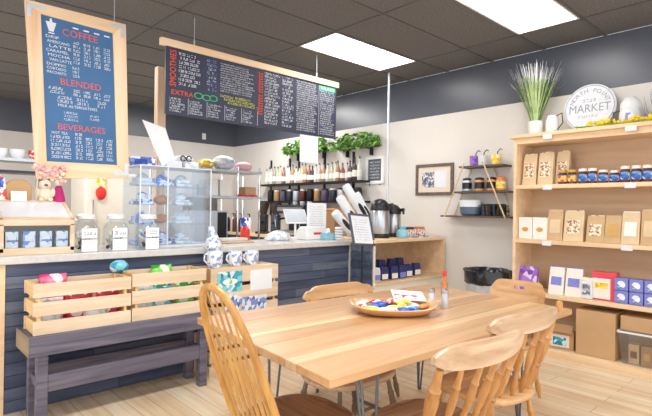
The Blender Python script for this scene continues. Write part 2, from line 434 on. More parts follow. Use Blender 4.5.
# ------------------------------------------------------------------ counter
CT = 1.07
t = thing('counter', 'long service counter clad in dark slate-blue barn boards', 'counter', (0.62, 3.88, 0))
b = MB(); z = 0.0; rows = 12; hh = (CT - 0.055) / rows
for r in range(rows):
    x = 0.032
    while x < 3.34:
        L = min(random.uniform(0.5, 1.3), 3.34 - x)
        if 3.34 - x - L < 0.2: L = 3.34 - x
        b.box(x + .002, x + L - .002, random.uniform(-.006, .0), 0.03, r * hh + .002, (r + 1) * hh - .002, random.randrange(4))
        x += L
b.build('front_panel', ['barn1', 'barn2', 'barn3', 'barn4'], t, smooth=False)
MB().box(.03, 3.34, .03, .6, 0, CT - .055).box(3.34, 4.2, .2, .6, 0, CT - .055).build('body', 'barn3', t, smooth=False)
MB().box(-.02, .03, -.012, .6, 0, CT - .056).build('end_panel', 'rail', t, smooth=False)
p = [(.57, 3.84), (3.965, 3.84), (3.965, 4.08), (4.83, 4.08), (4.83, 4.5), (.57, 4.5)]
tag(MB().prism(p, (0, 0, CT - .055), (1, 0, 0), (0, 1, 0), .055).build('countertop', 'stone', bevel=.006), 'grey-white countertop slab on the dark plank counter', 'countertop')

# weathered bench
t = thing('bench', 'weathered dark grey plank bench in front of the counter holding two crates', 'bench', (1.33, 3.615, 0))
MB().box(-.62, .68, -.17, .19, .47, .595, 0).box(-.625, -.62, -.17, .19, .47, .595, 1).build('top', ['bench', 'benchend'], t, bevel=.006)
for x in (-.535, .6):
    for y in (-.10, .13):
        MB().box(x - .032, x + .032, y - .03, y + .03, 0, .47).build('leg', 'bench', t, bevel=.004)
MB().box(-.503, .568, -.125, -.085, .22, .33).build('stretcher', 'bench', t, bevel=.004)
MB().box(-.503, .568, .12, .15, .22, .33).build('stretcher', 'bench', t, bevel=.004)
for x in (-.535, .6): MB().box(x - .02, x + .02, -.075, .095, .24, .30).build('crosspiece', 'bench', t, bevel=.004)

def crate(label, loc, wd, dp, h, rz=0, nsl=3, solidtop=False, name='wooden_crate', group=None):
    t = thing(name, label, 'crate', loc, rz, group)
    th = .012; gap = .032; sh = (h - gap * (nsl - 1)) / nsl
    for sgn in (-1, 1):
        e = MB()
        for k in range(nsl):
            z0 = k * (sh + gap)
            e.box(sgn * (wd / 2 - .018) - .009, sgn * (wd / 2 - .018) + .009, -dp / 2 + th, dp / 2 - th, z0, z0 + sh)
        for y in (-dp / 2 + .03, dp / 2 - .03):
            e.box(sgn * (wd / 2 - .036) - .009, sgn * (wd / 2 - .036) + .009, y - .018, y + .018, .0, h)
        e.build('end_panel', 'pine2', t, smooth=False, bevel=.0015)
    f = MB()
    for k in range(nsl):
        z0 = k * (sh + gap)
        f.box(-wd / 2, wd / 2, -dp / 2, -dp / 2 + th, z0, z0 + sh)
    f.build('front_slats', 'pine', t, smooth=False, bevel=.0015)
    f = MB()
    for k in range(nsl):
        z0 = k * (sh + gap)
        f.box(-wd / 2, wd / 2, dp / 2 - th, dp / 2, z0, z0 + sh)
    f.build('back_slats', 'pine', t, smooth=False, bevel=.0015)
    MB().box(-wd / 2 + .027, wd / 2 - .027, -dp / 2 + th, dp / 2 - th, h - .012 if solidtop else .002, h if solidtop else .014).build('base_board', 'pine', t, smooth=False)
    return t

def bag(name, label, loc, w, d, h, mat, rz=0, tilt=0, group=None, cat='snack bag'):
    """pillow shaped snack bag with crimped ends"""
    n, m = 9, 9; mb = MB(); vs = []
    for side in (-1, 1):
        for i in range(n):
            for j in range(m):
                u = i / (n - 1) * 2 - 1; v = j / (m - 1) * 2 - 1
                puff = max(0, (1 - u ** 4)) ** .7 * max(0, 1 - abs(v) ** 5) ** .7
                vs.append((u * w / 2 * (1 - .06 * (1 - v * v)), side * (d / 2 * puff + .0008) + .004 * math.sin(9 * u + 3 * v), (v + 1) / 2 * h))
    fs = []
    for sd in range(2):
        o = sd * n * m
        for i in range(n - 1):
            for j in range(m - 1):
                q = (o + i * m + j, o + (i + 1) * m + j, o + (i + 1) * m + j + 1, o + i * m + j + 1)
                fs.append(q if sd == 0 else q[::-1])
    edge = [i * m for i in range(n)] + [(n - 1) * m + j for j in range(1, m)] + [i * m + m - 1 for i in range(n - 2, -1, -1)] + [j for j in range(m - 2, 0, -1)]
    o = n * m
    for k in range(len(edge)):
        a, b2 = edge[k], edge[(k + 1) % len(edge)]
        fs.append((b2, a, o + a, o + b2))
    mb.add(vs, fs)
    ob = mb.build(name, mat, ang=80); ob.location = loc; ob.rotation_euler = (R(tilt), 0, R(rz))
    return tag(ob, label, cat, group)

crate('pale pine crate of snack bags at the left end of the bench', (1.04, 3.605, .596), .61, .26, .325, group='crates on the bench')
crate('pale pine crate on the bench beside the hoop-back chair, second from left', (1.645, 3.605, .596), .585, .26, .34, group='crates on the bench')
for i, (x, y, z, m, rz, tl, lab, hh) in enumerate([
        (.85, 3.56, .612, 'chipwhite', 4, -6, 'white snack bag low in the left end of the left crate', .20),
        (.90, 3.65, .612, 'chippink', 0, -10, 'bright pink and white snack bag poking out of the left crate', .345),
        (1.04, 3.58, .612, 'chipred', -4, -6, 'red snack bag in the middle of the left crate', .27),
        (1.22, 3.58, .612, 'chipred', 5, -4, 'red snack bag in the right half of the left crate', .29),
        (1.13, 3.55, .612, 'chipwhite', 3, -2, 'white snack bag in front of the red ones in the left crate', .17),
        (1.47, 3.57, .612, 'chipwhite', 2, -6, 'white snack bag in the left end of the right crate', .25),
        (1.62, 3.57, .612, 'chipteal', -3, -6, 'teal snack bag in the middle of the right crate', .20),
        (1.66, 3.65, .612, 'chipgreen', 2, -6, 'bright green snack bag behind the teal one in the right crate', .355),
        (1.81, 3.57, .612, 'chipgreen', 2, -8, 'green snack bag in the right end of the right crate', .28)]):
    bag('snack_bag', lab, (x, y, z), .17, .065, hh, m, rz, tl, 'snack bags in the crates')
bl = MB().ball((0, 0, 0), .07, .055, .05, 14)
o = bl.build('snack_bag', 'chipteal'); o.location = (1.335, 3.72, .955)
for c in (): pass
tag(o, 'blue and white crumpled bag on the back edge where the two crates meet', 'snack bag')
o.location = (1.345, 3.715, .968)

crate('upturned pine crate with cards clipped on it, topmost of the two-crate stack', (2.40, 3.74, .452), .70, .27, .455, solidtop=True, nsl=3, group='stacked crates at the bench end')
crate('lower pine crate of the two-crate stack, standing on the floor', (2.40, 3.74, 0), .70, .27, .45, solidtop=True, nsl=4, group='stacked crates at the bench end')
for (x, z, wd, h, m, lab, tl) in [(2.235, .70, .24, .175, 'teal', 'teal eye-like pattern card clipped to the upper crate', 0), (2.56, .69, .235, .18, 'paper', 'plain white card clipped to the upper crate', 0),
                        (2.275, .52, .14, .15, 'bluewhite', 'blue and white folded paper below the teal card', 20), (2.49, .50, .26, .14, 'bluewhite', 'white and blue print below the white card', 0)]:
    mb = MB().obox((0, 0, h / 2), wd, .004, h, Matrix.Rotation(R(tl), 3, 'Y'))
    if m == 'teal':
        mb.disc((0, -.0035, h / 2), (1, 0, 0), (0, 0, 1), .075, 20, 1, .028); mb.disc((0, -.0045, h / 2), (1, 0, 0), (0, 0, 1), .02, 16, 2)
    o = mb.build('display_card', [m, 'paper', 'chipgreen'], smooth=False); o.location = (x, 3.6031, z); tag(o, lab, 'card', 'cards on the crate stack')
CR = .908
def mug(label, x, y, z, h, r):
    t = thing('mug', label, 'mug', (x, y, z), 0, 'blue-patterned white mugs on the crate')
    MB().lathe((0, 0, 0), [(r * .7, 0), (r * .78, .004), (r * .95, h * .3), (r, h * .7), (r * .97, h), (r * .88, h), (r * .85, h * .3), (r * .3, .01)], 20).build('body', 'mug', t)
    MB().tube([(-r * .9, 0, h * .82), (-r * 1.35, 0, h * .75), (-r * 1.45, 0, h * .45), (-r * .9, 0, h * .2)], .008, 8).build('handle', 'mug', t)
mug('blue-patterned white mug in the middle of the row of three', 2.345, 3.70, CR, .13, .062)
mug('blue-patterned white mug at the right end of the row of three', 2.52, 3.70, CR, .13, .062)
mug('blue-patterned white mug at the left end, under a white paper bag', 2.14, 3.70, CR, .15, .07)
pb = MB().lathe((0, 0, 0), [(.06, 0), (.07, .03), (.06, .08), (.05, .12), (.03, .15), (.022, .20)], 10, wob=.25)
o = pb.build('paper_bag', 'mug'); o.location = (2.13, 3.70, CR + .15); o.rotation_euler = (0, R(-8), 0)
tag(o, 'crumpled white paper bag standing on the leftmost mug', 'bag')

# ------------------------------------------------------------------ cabinet at the counter end
t = thing('open_cabinet', 'light maple open cabinet with one shelf bay at the right end of the counter', 'cabinet', (3.97, 3.5, 0))
MB().box(-.005, 1.345, -.015, .55, 1.055, 1.09).build('top', 'maple_x', t, bevel=.004)
MB().box(0, .03, .01, .55, 0, 1.055).build('side_panel', 'cream', t, smooth=False)
MB().box(1.315, 1.345, 0, .55, 0, 1.055).build('side_panel', 'maple_x', t, smooth=False)
MB().box(.03, 1.315, 0, .53, .59, .62).build('shelf', 'maple_x', t, smooth=False)
MB().box(.03, 1.315, .53, .55, 0, 1.055).build('back_panel', 'ply', t, smooth=False)
MB().box(.03, 1.315, .02, .04, .0, .588).build('front_panel', 'cream', t, smooth=False)
b = MB()
for r in range(11):
    h = 1.05 / 11
    b.box(-.02, -.001, .02, .34, r * h + .002, (r + 1) * h - .002, random.randrange(4))
b.build('plank_cladding', ['barn1', 'barn2', 'barn3', 'barn4'], t, smooth=False)
# bags inside the bay
def small_bag(label, x, y, z, m, w=.1, h=.14, wm='teabox'):
    t = thing('coffee_bag', label, 'bag', (x, y, z), -8, 'small navy bags in the cabinet bay')
    MB().prism([(-w / 2, 0), (w / 2, 0), (w / 2, h * .72), (w * .4, h), (-w * .4, h), (-w / 2, h * .72)], (0, .035, 0), (1, 0, 0), (0, 0, 1), .07).build('body', m, t, bevel=.004)
    MB().box(-w * .42, w * .42, -.038, -.0355, h * .08, h * .48).build('label', wm, t, smooth=False)
cabx = [(4.12, 3.62, 'milk'), (4.26, 3.62, 'navy'), (4.41, 3.60, 'navy'), (4.56, 3.60, 'navy'), (4.71, 3.62, 'navy'), (4.90, 3.64, 'navy'),
        (4.25, 3.78, 'navy'), (4.40, 3.78, 'navy'), (4.60, 3.78, 'navy'), (4.77, 3.80, 'navy')]
nm = ['white-bodied small bag at the left end of the front row in the cabinet bay'] + ['navy small bag, %s in the front row of the cabinet bay' % q for q in ('second from left', 'third from left', 'fourth from left', 'fifth from left', 'last on the right')] + ['navy small bag, %s in the back row of the cabinet bay' % q for q in ('leftmost', 'second from left', 'third from left', 'rightmost')]
for i, (x, y, m) in enumerate(cabx):
    small_bag(nm[i], x, y, .621, m, .105, .15 if i < 6 else .21, 'teabox' if i % 3 else 'lilac')
# airpots
def airpot(label, x, y, z, r, h):
    t = thing('airpot', label, 'coffee airpot', (x, y, z), 15, 'coffee airpots')
    MB().lathe((0, 0, 0), [(r, 0), (r * 1.03, .02), (r * 1.03, .045), (r, .05)], 24).build('base', 'black', t)
    MB().lathe((0, 0, 0), [(r * .97, .05), (r, .06), (r, h * .68), (r * .96, h * .7)], 24).build('body', 'steel', t)
    k = MB().lathe((0, 0, 0), [(r * .98, h * .7), (r * 1.02, h * .74), (r * .9, h * .88), (r * .55, h * .97), (r * .2, h)], 24)
    k.obox((0, -r * .95, h * .82), r * .5, r * 1.0, h * .09, Matrix.Rotation(R(-12), 3, 'X'))
    k.build('lid', 'black', t)
    MB().tube([(r * .75, r * .4, h * .8), (r * 1.5, r * .3, h * .84), (r * 1.65, r * .2, h * .62), (r * 1.5, 0, h * .5)], .013, 8).build('handle', 'black', t)
    MB().tube([(0, -r * 1.3, h * .82), (0, -r * 1.4, h * .7)], .014, 8).build('spout', 'black', t)
airpot('tall steel airpot with black pump lid on the maple cabinet, left one', 4.40, 3.80, 1.09, .115, .46)
airpot('steel airpot with black handle, right of the taller airpot', 4.72, 3.86, 1.09, .10, .40)
o = MB().lathe((0, 0, 0), [(.06, 0), (.075, .03), (.07, .08), (.03, .105), (.05, .14)], 12, wob=.2).build('sugar_bag', 'cyan'); o.location = (4.62, 3.63, 1.09)
tag(o, 'crinkled pale cyan bag on the maple cabinet in front of the airpots', 'bag')
for i, (x, y, m, lab) in enumerate([(4.79, 3.67, 'packred', 'pale printed tea tin with dark lid on the maple cabinet, left of the pair'), (5.02, 3.68, 'orange', 'pale printed tea tin with orange-brown lid on the maple cabinet, right of the pair')]):
    t = thing('tea_tin', lab, 'tin', (x, y, 1.102), 0, 'tea tins on the cabinet')
    MB().box(-.08, .08, -.05, .05, 0, .085).build('body', 'tin', t, bevel=.006)
    MB().box(-.06, .06, -.04, .04, .085, .115).build('lid', 'pastry' if i else 'cork', t, bevel=.008)
o = MB().box(4.70, 5.15, 3.58, 3.78, 1.0905, 1.1).build('magazine', 'bluewhite', smooth=False); tag(o, 'thin pale blue leaflet lying under the tins on the maple cabinet', 'leaflet')
o = MB().tube([(4.86, 4.075, 0), (4.86, 4.075, CZ - .004)], .016, 12).build('ceiling_pole', 'galv'); tag(o, 'thin galvanised conduit pole running from behind the cabinet to the ceiling', 'pole')

# ------------------------------------------------------------------ menu boards
Y = 4.2
def board_frame(tl, tr, br, bl, th, mats, parent):
    pass
tl, tr, br, bl = (.80, 2.95), (1.54, 2.96), (1.585, 1.66), (.895, 1.62)
itl, itr, ibr, ibl = (.905, 2.87), (1.435, 2.86), (1.485, 1.765), (.96, 1.757)
t = thing('menu_board', 'tall framed blue coffee menu board hanging at the left over the counter', 'menu board', (1.2, Y, 2.3))
def V2(p, y): return (p[0] - 1.2, y, p[1] - 2.3)
for nme, q in (('frame_top', (tl, tr, itr, itl)), ('frame_side', (tr, br, ibr, itr)), ('frame_bottom', (br, bl, ibl, ibr)), ('frame_side', (bl, tl, itl, ibl))):
    mb = MB(); a = [V2(p, -.02) for p in q]; b = [V2(p, .02) for p in q]
    mb.add(a + b, [(0, 3, 2, 1), (4, 5, 6, 7), (0, 1, 5, 4), (1, 2, 6, 5), (2, 3, 7, 6), (3, 0, 4, 7)])
    mb.build(nme, 'frame' if 'side' in nme else 'rail', t, smooth=False, bevel=.003)
for q, sx, sz in ((tl, 1, -1), (tr, -1, -1), (br, -1, 1)):
    mb = MB(); p = V2(q, 0)
    mb.box(min(p[0] + .012 * sx, p[0] + .13 * sx), max(p[0] + .012 * sx, p[0] + .13 * sx), -.0235, -.0205, min(p[2] + .022 * sz, p[2] + .05 * sz), max(p[2] + .022 * sz, p[2] + .05 * sz))
    mb.box(min(p[0] + .012 * sx, p[0] + .04 * sx), max(p[0] + .012 * sx, p[0] + .04 * sx), -.0237, -.0207, min(p[2] + .022 * sz, p[2] + .12 * sz), max(p[2] + .022 * sz, p[2] + .12 * sz))
    mb.build('corner_bracket', 'galv', t, smooth=False)
mb = MB(); a = [V2(p, -.006) for p in (itl, itr, ibr, ibl)]; b = [V2(p, .01) for p in (itl, itr, ibr, ibl)]
mb.add(a + b, [(0, 3, 2, 1), (4, 5, 6, 7), (0, 1, 5, 4), (1, 2, 6, 5), (2, 3, 7, 6), (3, 0, 4, 7)])
mb.build('chalkboard', 'chalkblue', t, smooth=False)
fn = bilinear(V2(itl, -.0085), V2(itr, -.0085), V2(ibr, -.0085), V2(ibl, -.0085))
asp = 1.1 / .53
lt = MB()
text(lt, 'COFFEE', fn, .27, .895, .50, .05, 1)
text(lt, 'BLENDED', fn, .22, .545, .58, .048, 1)
text(lt, 'BEVERAGES', fn, .16, .228, .68, .045, 1)
# cup drawing
lt.quad(fn(.10, .90), fn(.16, .90), fn(.20, .965), fn(.06, .965)); lt.quad(fn(.11, .965), fn(.15, .965), fn(.14, .99), fn(.12, .99)); lt.quad(fn(.09, .885), fn(.17, .885), fn(.17, .893), fn(.09, .893))
for k, wd in enumerate(['DRIP', 'AMERICANO', 'LATTE', 'CARAMEL', 'MOCHA', 'VAN LATTE']):
    text(lt, wd, fn, .05 + .02 * (k % 3), .855 - .031 * k, .30 if k != 0 else .18, .02)
for c in range(4):
    lt.quad(fn(.42 + .15 * c, .958), fn(.50 + .15 * c, .958), fn(.50 + .15 * c, .968), fn(.42 + .15 * c, .968))
    for k in range(6): scrawl(lt, fn, .42 + .145 * c, .85 - .028 * k, .09, .019, asp, 0, 1)
for k, wd in enumerate(['DOPPIO', 'CORTADO', 'MACCHIATO']):
    text(lt, wd, fn, .05, .668 - .028 * k, .26, .019); scrawl(lt, fn, .40, .668 - .028 * k, .10, .018, asp, 0, 1)
for k in range(2): scrawl(lt, fn, .06 + .02 * k, .505 - .027 * k, .20, .019, asp)
for c in range(4):
    for k in range(2): scrawl(lt, fn, .40 + .145 * c, .505 - .027 * k, .09, .019, asp, 0, 1)
for k in range(2):
    scrawl(lt, fn, .18, .445 - .027 * k, .20, .02, asp); scrawl(lt, fn, .44, .445 - .027 * k, .18, .02, asp); scrawl(lt, fn, .74, .445 - .027 * k, .12, .02, asp)
text(lt, 'MILK ALTERNATIVES', fn, .18, .39, .55, .02)
for k in range(3):
    scrawl(lt, fn, .26, .345 - .024 * k, .20, .015, asp, 0, 1)
    if k < 2: scrawl(lt, fn, .62, .342 - .024 * k, .13, .015, asp, 0, 1)
for k in range(7):
    if k == 0: text(lt, 'HOT TEA', fn, .08, .195, .22, .019)
    else: scrawl(lt, fn, .07, .195 - .028 * k, .26, .019, asp, 0, .93)
    for c in range(4):
        if not (c > 0 and k == 0): scrawl(lt, fn, .40 + .15 * c, .195 - .028 * k, .10, .02, asp, 0, 1)
lt.build('chalk_lettering', ['chalk', 'chalkred'], t, smooth=False)
MB().tube([(1.45 - 1.2, 0, 2.955 - 2.3), (1.45 - 1.2, 0, CZ - 2.304)], .003, 6).build('hanging_wire', 'galv', t)
MB().tube([(.86 - 1.2, 0, 2.95 - 2.3), (.86 - 1.2, 0, CZ - 2.304)], .003, 6).build('hanging_wire', 'galv', t)

t = thing('menu_board', 'long dark food menu board with pale top rail hanging from the ceiling', 'menu board', (3.0, Y, 2.6))
MB().box(-1.15, 1.06, -.025, .025, .27, .335).build('top_rail', 'rail', t, bevel=.004)
MB().box(-1.10, 1.03, -.008, .01, -.34, .27).build('chalkboard', 'chalkdark', t, smooth=False)
fn = bilinear((-1.09, -.0105, .265), (1.02, -.0105, .265), (1.02, -.0105, -.335), (-1.09, -.0105, -.335))
asp = .6 / 2.11
lt = MB()
vtext(lt, 'SMOOTHIES', fn, .012, .42, .03, .55, 1)
for k in range(8):
    scrawl(lt, fn, .055, .915 - .065 * k, random.uniform(.07, .12), .042, asp, 0, .9)
    scrawl(lt, fn, .19, .915 - .065 * k, .05, .042, asp, 4, .9)
for k in range(13): scrawl(lt, fn, .26, .93 - .037 * k, random.uniform(.15, .19), .02, asp, 0, .93)
text(lt, 'EXTRA', fn, .02, .30, .105, .075, 1)
for k, (cx, cy) in enumerate(((.15, .345), (.19, .335), (.225, .345))):
    n = 18
    for i in range(n):
        a0, a1 = 2 * PI * i / n, 2 * PI * (i + 1) / n
        lt.quad(*[fn(cx + q * .022 * math.cos(a), cy + q * .05 * math.sin(a)) for q, a in ((1, a0), (1, a1), (.75, a1), (.75, a0))], 2)
for k in range(3): scrawl(lt, fn, .26 + .02 * k, .40 - .05 * k, .17, .036, asp, 3, .92)
for c in range(5):
    x = .015 + .092 * c
    lt.quad(fn(x + .085, .02), fn(x + .0865, .02), fn(x + .0865, .27), fn(x + .085, .27))
    for k in range(6): scrawl(lt, fn, x, .225 - .037 * k, random.uniform(.045, .075), .024, asp, 0 if (c < 3 or k % 2) else 4, .92)
for (y0, L) in ((.60, .36), (.22, .34)):
    y = y0
    while y < y0 + L:
        lt.quad(fn(.472, y), fn(.498, y), fn(.498, y + .012), fn(.472, y + .012), 1); lt.quad(fn(.472, y), fn(.479, y), fn(.479, y + .038), fn(.472, y + .038), 1)
        lt.quad(fn(.491, y), fn(.498, y), fn(.498, y + .03), fn(.491, y + .03), 1); y += .045
for k in range(17):
    scrawl(lt, fn, .51, .94 - .054 * k, random.uniform(.07, .10), .036, asp, 0, .93)
    scrawl(lt, fn, .62, .94 - .054 * k, random.uniform(.05, .08), .036, asp, 4 if k % 3 == 0 else 0, .93)
for k in range(24): scrawl(lt, fn, .715, .95 - .039 * k, random.uniform(.12, .15), .023, asp, 0, .95)
lt.quad(fn(.872, .02), fn(.8735, .02), fn(.8735, .98), fn(.872, .98))
lt.quad(fn(.875, .90), fn(.995, .90), fn(.995, .985), fn(.875, .985), 2)
text(lt, 'SALADS', lambda s, q: fn(s, q) + Vector((0, -.001, 0)), .885, .915, .10, .055, 0)
for k in range(21): scrawl(lt, fn, .882, .865 - .041 * k, random.uniform(.085, .11), .024, asp, 4 if k % 4 == 1 else 0, .95)
lt.build('chalk_lettering', ['chalk', 'chalkorange', 'chalkgreen', 'chalkyel', 'bluewhite'], t, smooth=False)
for x in (2.18, 3.72):
    MB().tube([(x - 3, 0, .33), (x - 3, 0, CZ - 2.604)], .003, 6).tube([(x - 3, 0, .335), (x - 3, 0, .385)], .008, 6).build('hanging_wire', 'galv', t)
o = MB().box(-.135, .135, -.003, .003, -.31, 0)
fn = bilinear((-.12, -.004, -.02), (.12, -.004, -.02), (.12, -.004, -.29), (-.12, -.004, -.29))
for k in range(9): scrawl(o, fn, .05, .88 - .1 * k, .85, .03, 1.1, 1, .9)
o = o.build('hanging_notice', ['paper', 'milk'], smooth=False); o.location = (3.62, Y, 2.257); tag(o, 'white sheet hanging below the right part of the long menu board', 'paper notice')
o = MB().box(2.0, 2.085, 4.58, 4.66, 0, 2.79).build('post', 'frame', smooth=False, bevel=.004); tag(o, 'pale wooden post standing behind the counter by the long menu board', 'post')

# ------------------------------------------------------------------ on the counter
t = thing('display_case', 'small pine display case with sloped glass lid at the left end of the counter', 'display case', (.85, 4.0, CT))
f = MB()
w2 = .235; d0, d1 = -.10, .24
f.box(-w2, w2, d0, d1, 0, .022); f.box(-w2, -w2 + .028, d0, d0 + .025, .022, .215); f.box(w2 - .028, w2, d0, d0 + .025, .022, .215)
f.box(-w2, w2, d0, d0 + .025, .205, .245); f.box(-w2, w2, d0, d0 + .025, .022, .05)
f.build('frame', 'pine', t, smooth=False, bevel=.002)
for x in (-w2, w2 - .015):
    MB().prism([(d0 + .025, .02), (d1, .02), (d1, .37), (d1 - .06, .37), (d0 + .025, .24)], (x, 0, 0), (0, 1, 0), (0, 0, 1), .015).build('side_panel', 'pine2', t, smooth=False)
sl = MB()
a, b = Vector((0, d0 + .005, .245)), Vector((0, d1 - .06, .372))
ddir = (b - a).normalized(); rot = Matrix(((1, 0, 0), (0, ddir.y, -ddir.z), (0, ddir.z, ddir.y)))
L = (b - a).length; mid = (a + b) / 2 + Vector((0, 0, .006))
for sx in (-1, 1): sl.obox(mid + Vector((sx * (w2 - .012), 0, 0)), .024, L, .014, rot)
sl.obox(a + Vector((0, 0, .006)) + ddir * .012, 2 * w2, .024, .014, rot); sl.obox(b + Vector((0, 0, .006)) - ddir * .012, 2 * w2, .024, .014, rot)
sl.build('lid_frame', 'pine', t, smooth=False)
MB().obox(mid, 2 * w2 - .04, L - .04, .005, rot).build('lid_glass', 'sloped', t, smooth=False)
MB().box(-w2 + .028, w2 - .028, d0 + .01, d0 + .014, .05, .205).build('front_glass', 'glass', t, smooth=False)
MB().box(-w2, w2, d1 - .012, d1, .02, .36).box(-w2, w2, d1 - .06, d1, .36, .375).build('back_panel', 'pine', t, smooth=False)
k = 0
for r in range(2):
    for c in range(4):
        o = MB().box(-.038, .038, -.03, .03, 0, .07).box(-.026, .026, -.0325, -.0305, .012, .045, 1).build('cookie_packet', ['bluepack' if c in (1,) else 'bluewhite', 'paper'], bevel=.004)
        o.location = (.85 - .155 + .105 * c, 3.96, CT + .0225 + .0715 * r)
        tag(o, 'small blue and white packet in the pine case, %s row, %s column' % (('bottom', 'top')[r], ('leftmost', 'second', 'third', 'rightmost')[c]), 'packet', 'packets in the pine case'); k += 1

def glass_jar(label, x, y):
    t = thing('glass_jar', label, 'jar', (x, y, CT), 0, 'square glass jars on the counter')
    w = .088
    def sq(r, z): return [(-r, -r, z), (r, -r, z), (r, r, z), (-r, r, z)]
    mb = MB(); prof = [(w * .95, .0), (w, .01), (w, .17), (w * .8, .215), (w * .62, .225), (w * .62, .245)]
    vs = []; fs = []; n = 16
    for (r, z) in prof:
        for j in range(n):
            a = 2 * PI * (j + .5) / n; c, s_ = math.cos(a), math.sin(a); q = r / max(abs(c), abs(s_)) * .96 if z < .2 else r
            q = min(q, r * 1.25); vs.append((q * c, q * s_, z))
    for i in range(len(prof) - 1):
        for j in range(n): fs.append((i * n + j, i * n + (j + 1) % n, (i + 1) * n + (j + 1) % n, (i + 1) * n + j))
    fs.append(tuple(reversed(range(n)))); mb.add(vs, fs); gb = mb.build('glass_body', 'glass', t)
    MB().lathe((0, 0, 0), [(w * .66, .245), (w * .78, .25), (w * .78, .275), (w * .6, .287), (.02, .29)], 20).build('lid', 'milk', t)
    g = MB()
    for i in range(80):
        a = random.uniform(0, 2 * PI); r = random.uniform(0, w * .75); g.ball((r * math.cos(a), r * math.sin(a), random.uniform(.018, .15)), .015, n=6, mi=random.randrange(3))
    g.build('biscuits', ['plush', 'cork', 'milk'], t)['kind'] = 'stuff'
    lb = MB().box(-.055, .055, -w - .004, -w - .001, .005, .095, 0)
    lb.box(-.055, .055, -w - .0042, -w - .0012, .105, .18, 0)
    fn = bilinear((-.05, -w - .006, .17), (.05, -w - .006, .17), (.05, -w - .006, .115), (-.05, -w - .006, .115))
    scrawl(lb, fn, .1, .25, .8, .5, .56, 1, 1)
    lb.build('label', ['paper', 'signink'], gb, smooth=False)
glass_jar('square glass jar with white labels, next to the pine display case', 1.19, 3.99)
glass_jar('square glass jar with white labels, middle of the three jars', 1.415, 3.99)
glass_jar('square glass jar with white labels, in front of the acrylic case', 1.66, 3.955)

# acrylic pastry case
t = thing('pastry_case', 'clear acrylic pastry case with stacked shelves in the middle of the counter', 'pastry case', (1.98, 4.28, CT))
w2, dd, hh = .34, .19, .70
MB().box(-w2, w2, -dd, -dd + .006, .012, hh).build('front_panel', 'acrylic', t, smooth=False)
MB().box(-w2, -w2 + .006, -dd + .006, dd, .012, hh).build('side_panel', 'acrylic', t, smooth=False)
MB().box(w2 - .006, w2, -dd + .006, dd, .012, hh).build('side_panel', 'acrylic', t, smooth=False)
MB().box(-w2, w2, -dd, dd, 0, .012).build('base', 'milk', t, smooth=False)
MB().box(-w2, w2, -dd, dd, hh, hh + .008).build('lid', 'milk', t, smooth=False)
for z in (.19, .36, .53): MB().box(-w2 + .006, w2 - .006, -dd + .02, dd, z, z + .007).build('shelf', 'acrylic', t, smooth=False)
for x in (-w2, -w2 * .28, w2 - .012): MB().box(x, x + .012, -dd - .002, -dd + .0, 0, hh).build('corner_strip', 'milk', t, smooth=False)
kk = 0
plc = {0: 'bottom shelf', 1: 'second shelf up', 2: 'third shelf up', 3: 'top shelf'}
for s_, z in enumerate((.012, .197, .367, .537)):
    for c, x in enumerate((-.24, -.06, .13)):
        m = [('bluepack', 'bluewhite', 'chipwhite'), ('bluepack', 'pastry', 'milk'), ('bluewhite', 'pastry', 'chipwhite'), ('milk', 'bluepack', 'chipwhite')][s_][c]
        if m == 'pastry':
            o = MB().ball((0, 0, .045), .07, .06, .045, 14).build('pastry', 'pastry'); lab = 'golden-brown pastry'
        else:
            o = (MB().lathe((0, 0, 0), [(.06, 0), (.08, .02), (.078, .07), (.05, .10), (.012, .112)], 12, sx=1, sy=.8, wob=.12) if False else MB().box(-.085, .085, -.08, .08, 0, .03).box(-.07, .07, -.065, .065, .03, .05 + .02 * (s_ % 2)).ball((0, 0, .07), .055, .05, .045, 10)).build('wrapped_loaf', m, bevel=.008); lab = {'bluepack': 'blue wrapped loaf', 'bluewhite': 'blue and white wrapped loaf', 'chipwhite': 'white wrapped loaf', 'milk': 'plain white wrapped loaf'}[m]
        o.location = (1.98 + x, 4.29, CT + z + (.0 if m != 'pastry' else 0)); tag(o, '%s on the %s of the acrylic case, %s' % (lab, plc[s_], ('left', 'middle', 'right')[c]), 'pastry', 'baked goods in the acrylic case')
AT = CT + .708
o = MB().box(-.11, .11, -.09, .09, 0, .085, 0).box(-.085, .03, -.0925, -.0905, .02, .065, 1).build('paper_box', ['bluewhite', 'packblue'], bevel=.003); o.location = (1.75, 4.37, AT); tag(o, 'blue and white box on top of the acrylic case at its left', 'box')
o = MB().box(-.075, .075, -.09, .09, 0, .07).build('paper_box', 'milk', bevel=.003); o.location = (2.03, 4.35, AT); tag(o, 'low white box on top of the acrylic case at its middle', 'box')
o = MB().box(-.07, .07, -.08, .08, 0, .075).build('paper_box', 'chipwhite', bevel=.003); o.location = (2.22, 4.36, AT); tag(o, 'white and grey box on top of the acrylic case at its right', 'box')
o = MB().prism([(-.155, .43), (.055, .375), (.115, .10), (-.01, 0.0)], (0, 0, 0), (1, 0, 0), (0, 0, 1), .008).build('blank_board', 'paper', smooth=False); o.location = (1.905, 4.225, AT + .002); o.rotation_euler = (R(-14), 0, 0); tag(o, 'blank white board tilted up on top of the acrylic case', 'board')
o = MB().tube([(math.cos(a) * .025, 0, math.sin(a) * .025) for a in [i * PI / 6 for i in range(12)]] , .007, 8).tube([(.06 + math.cos(a) * .025, 0, math.sin(a) * .025) for a in [i * PI / 6 for i in range(12)]], .007, 8).build('scissors', 'black'); o.location = (2.17, 4.37, AT + .11); tag(o, 'black scissor handles lying on the box atop the acrylic case', 'scissors')

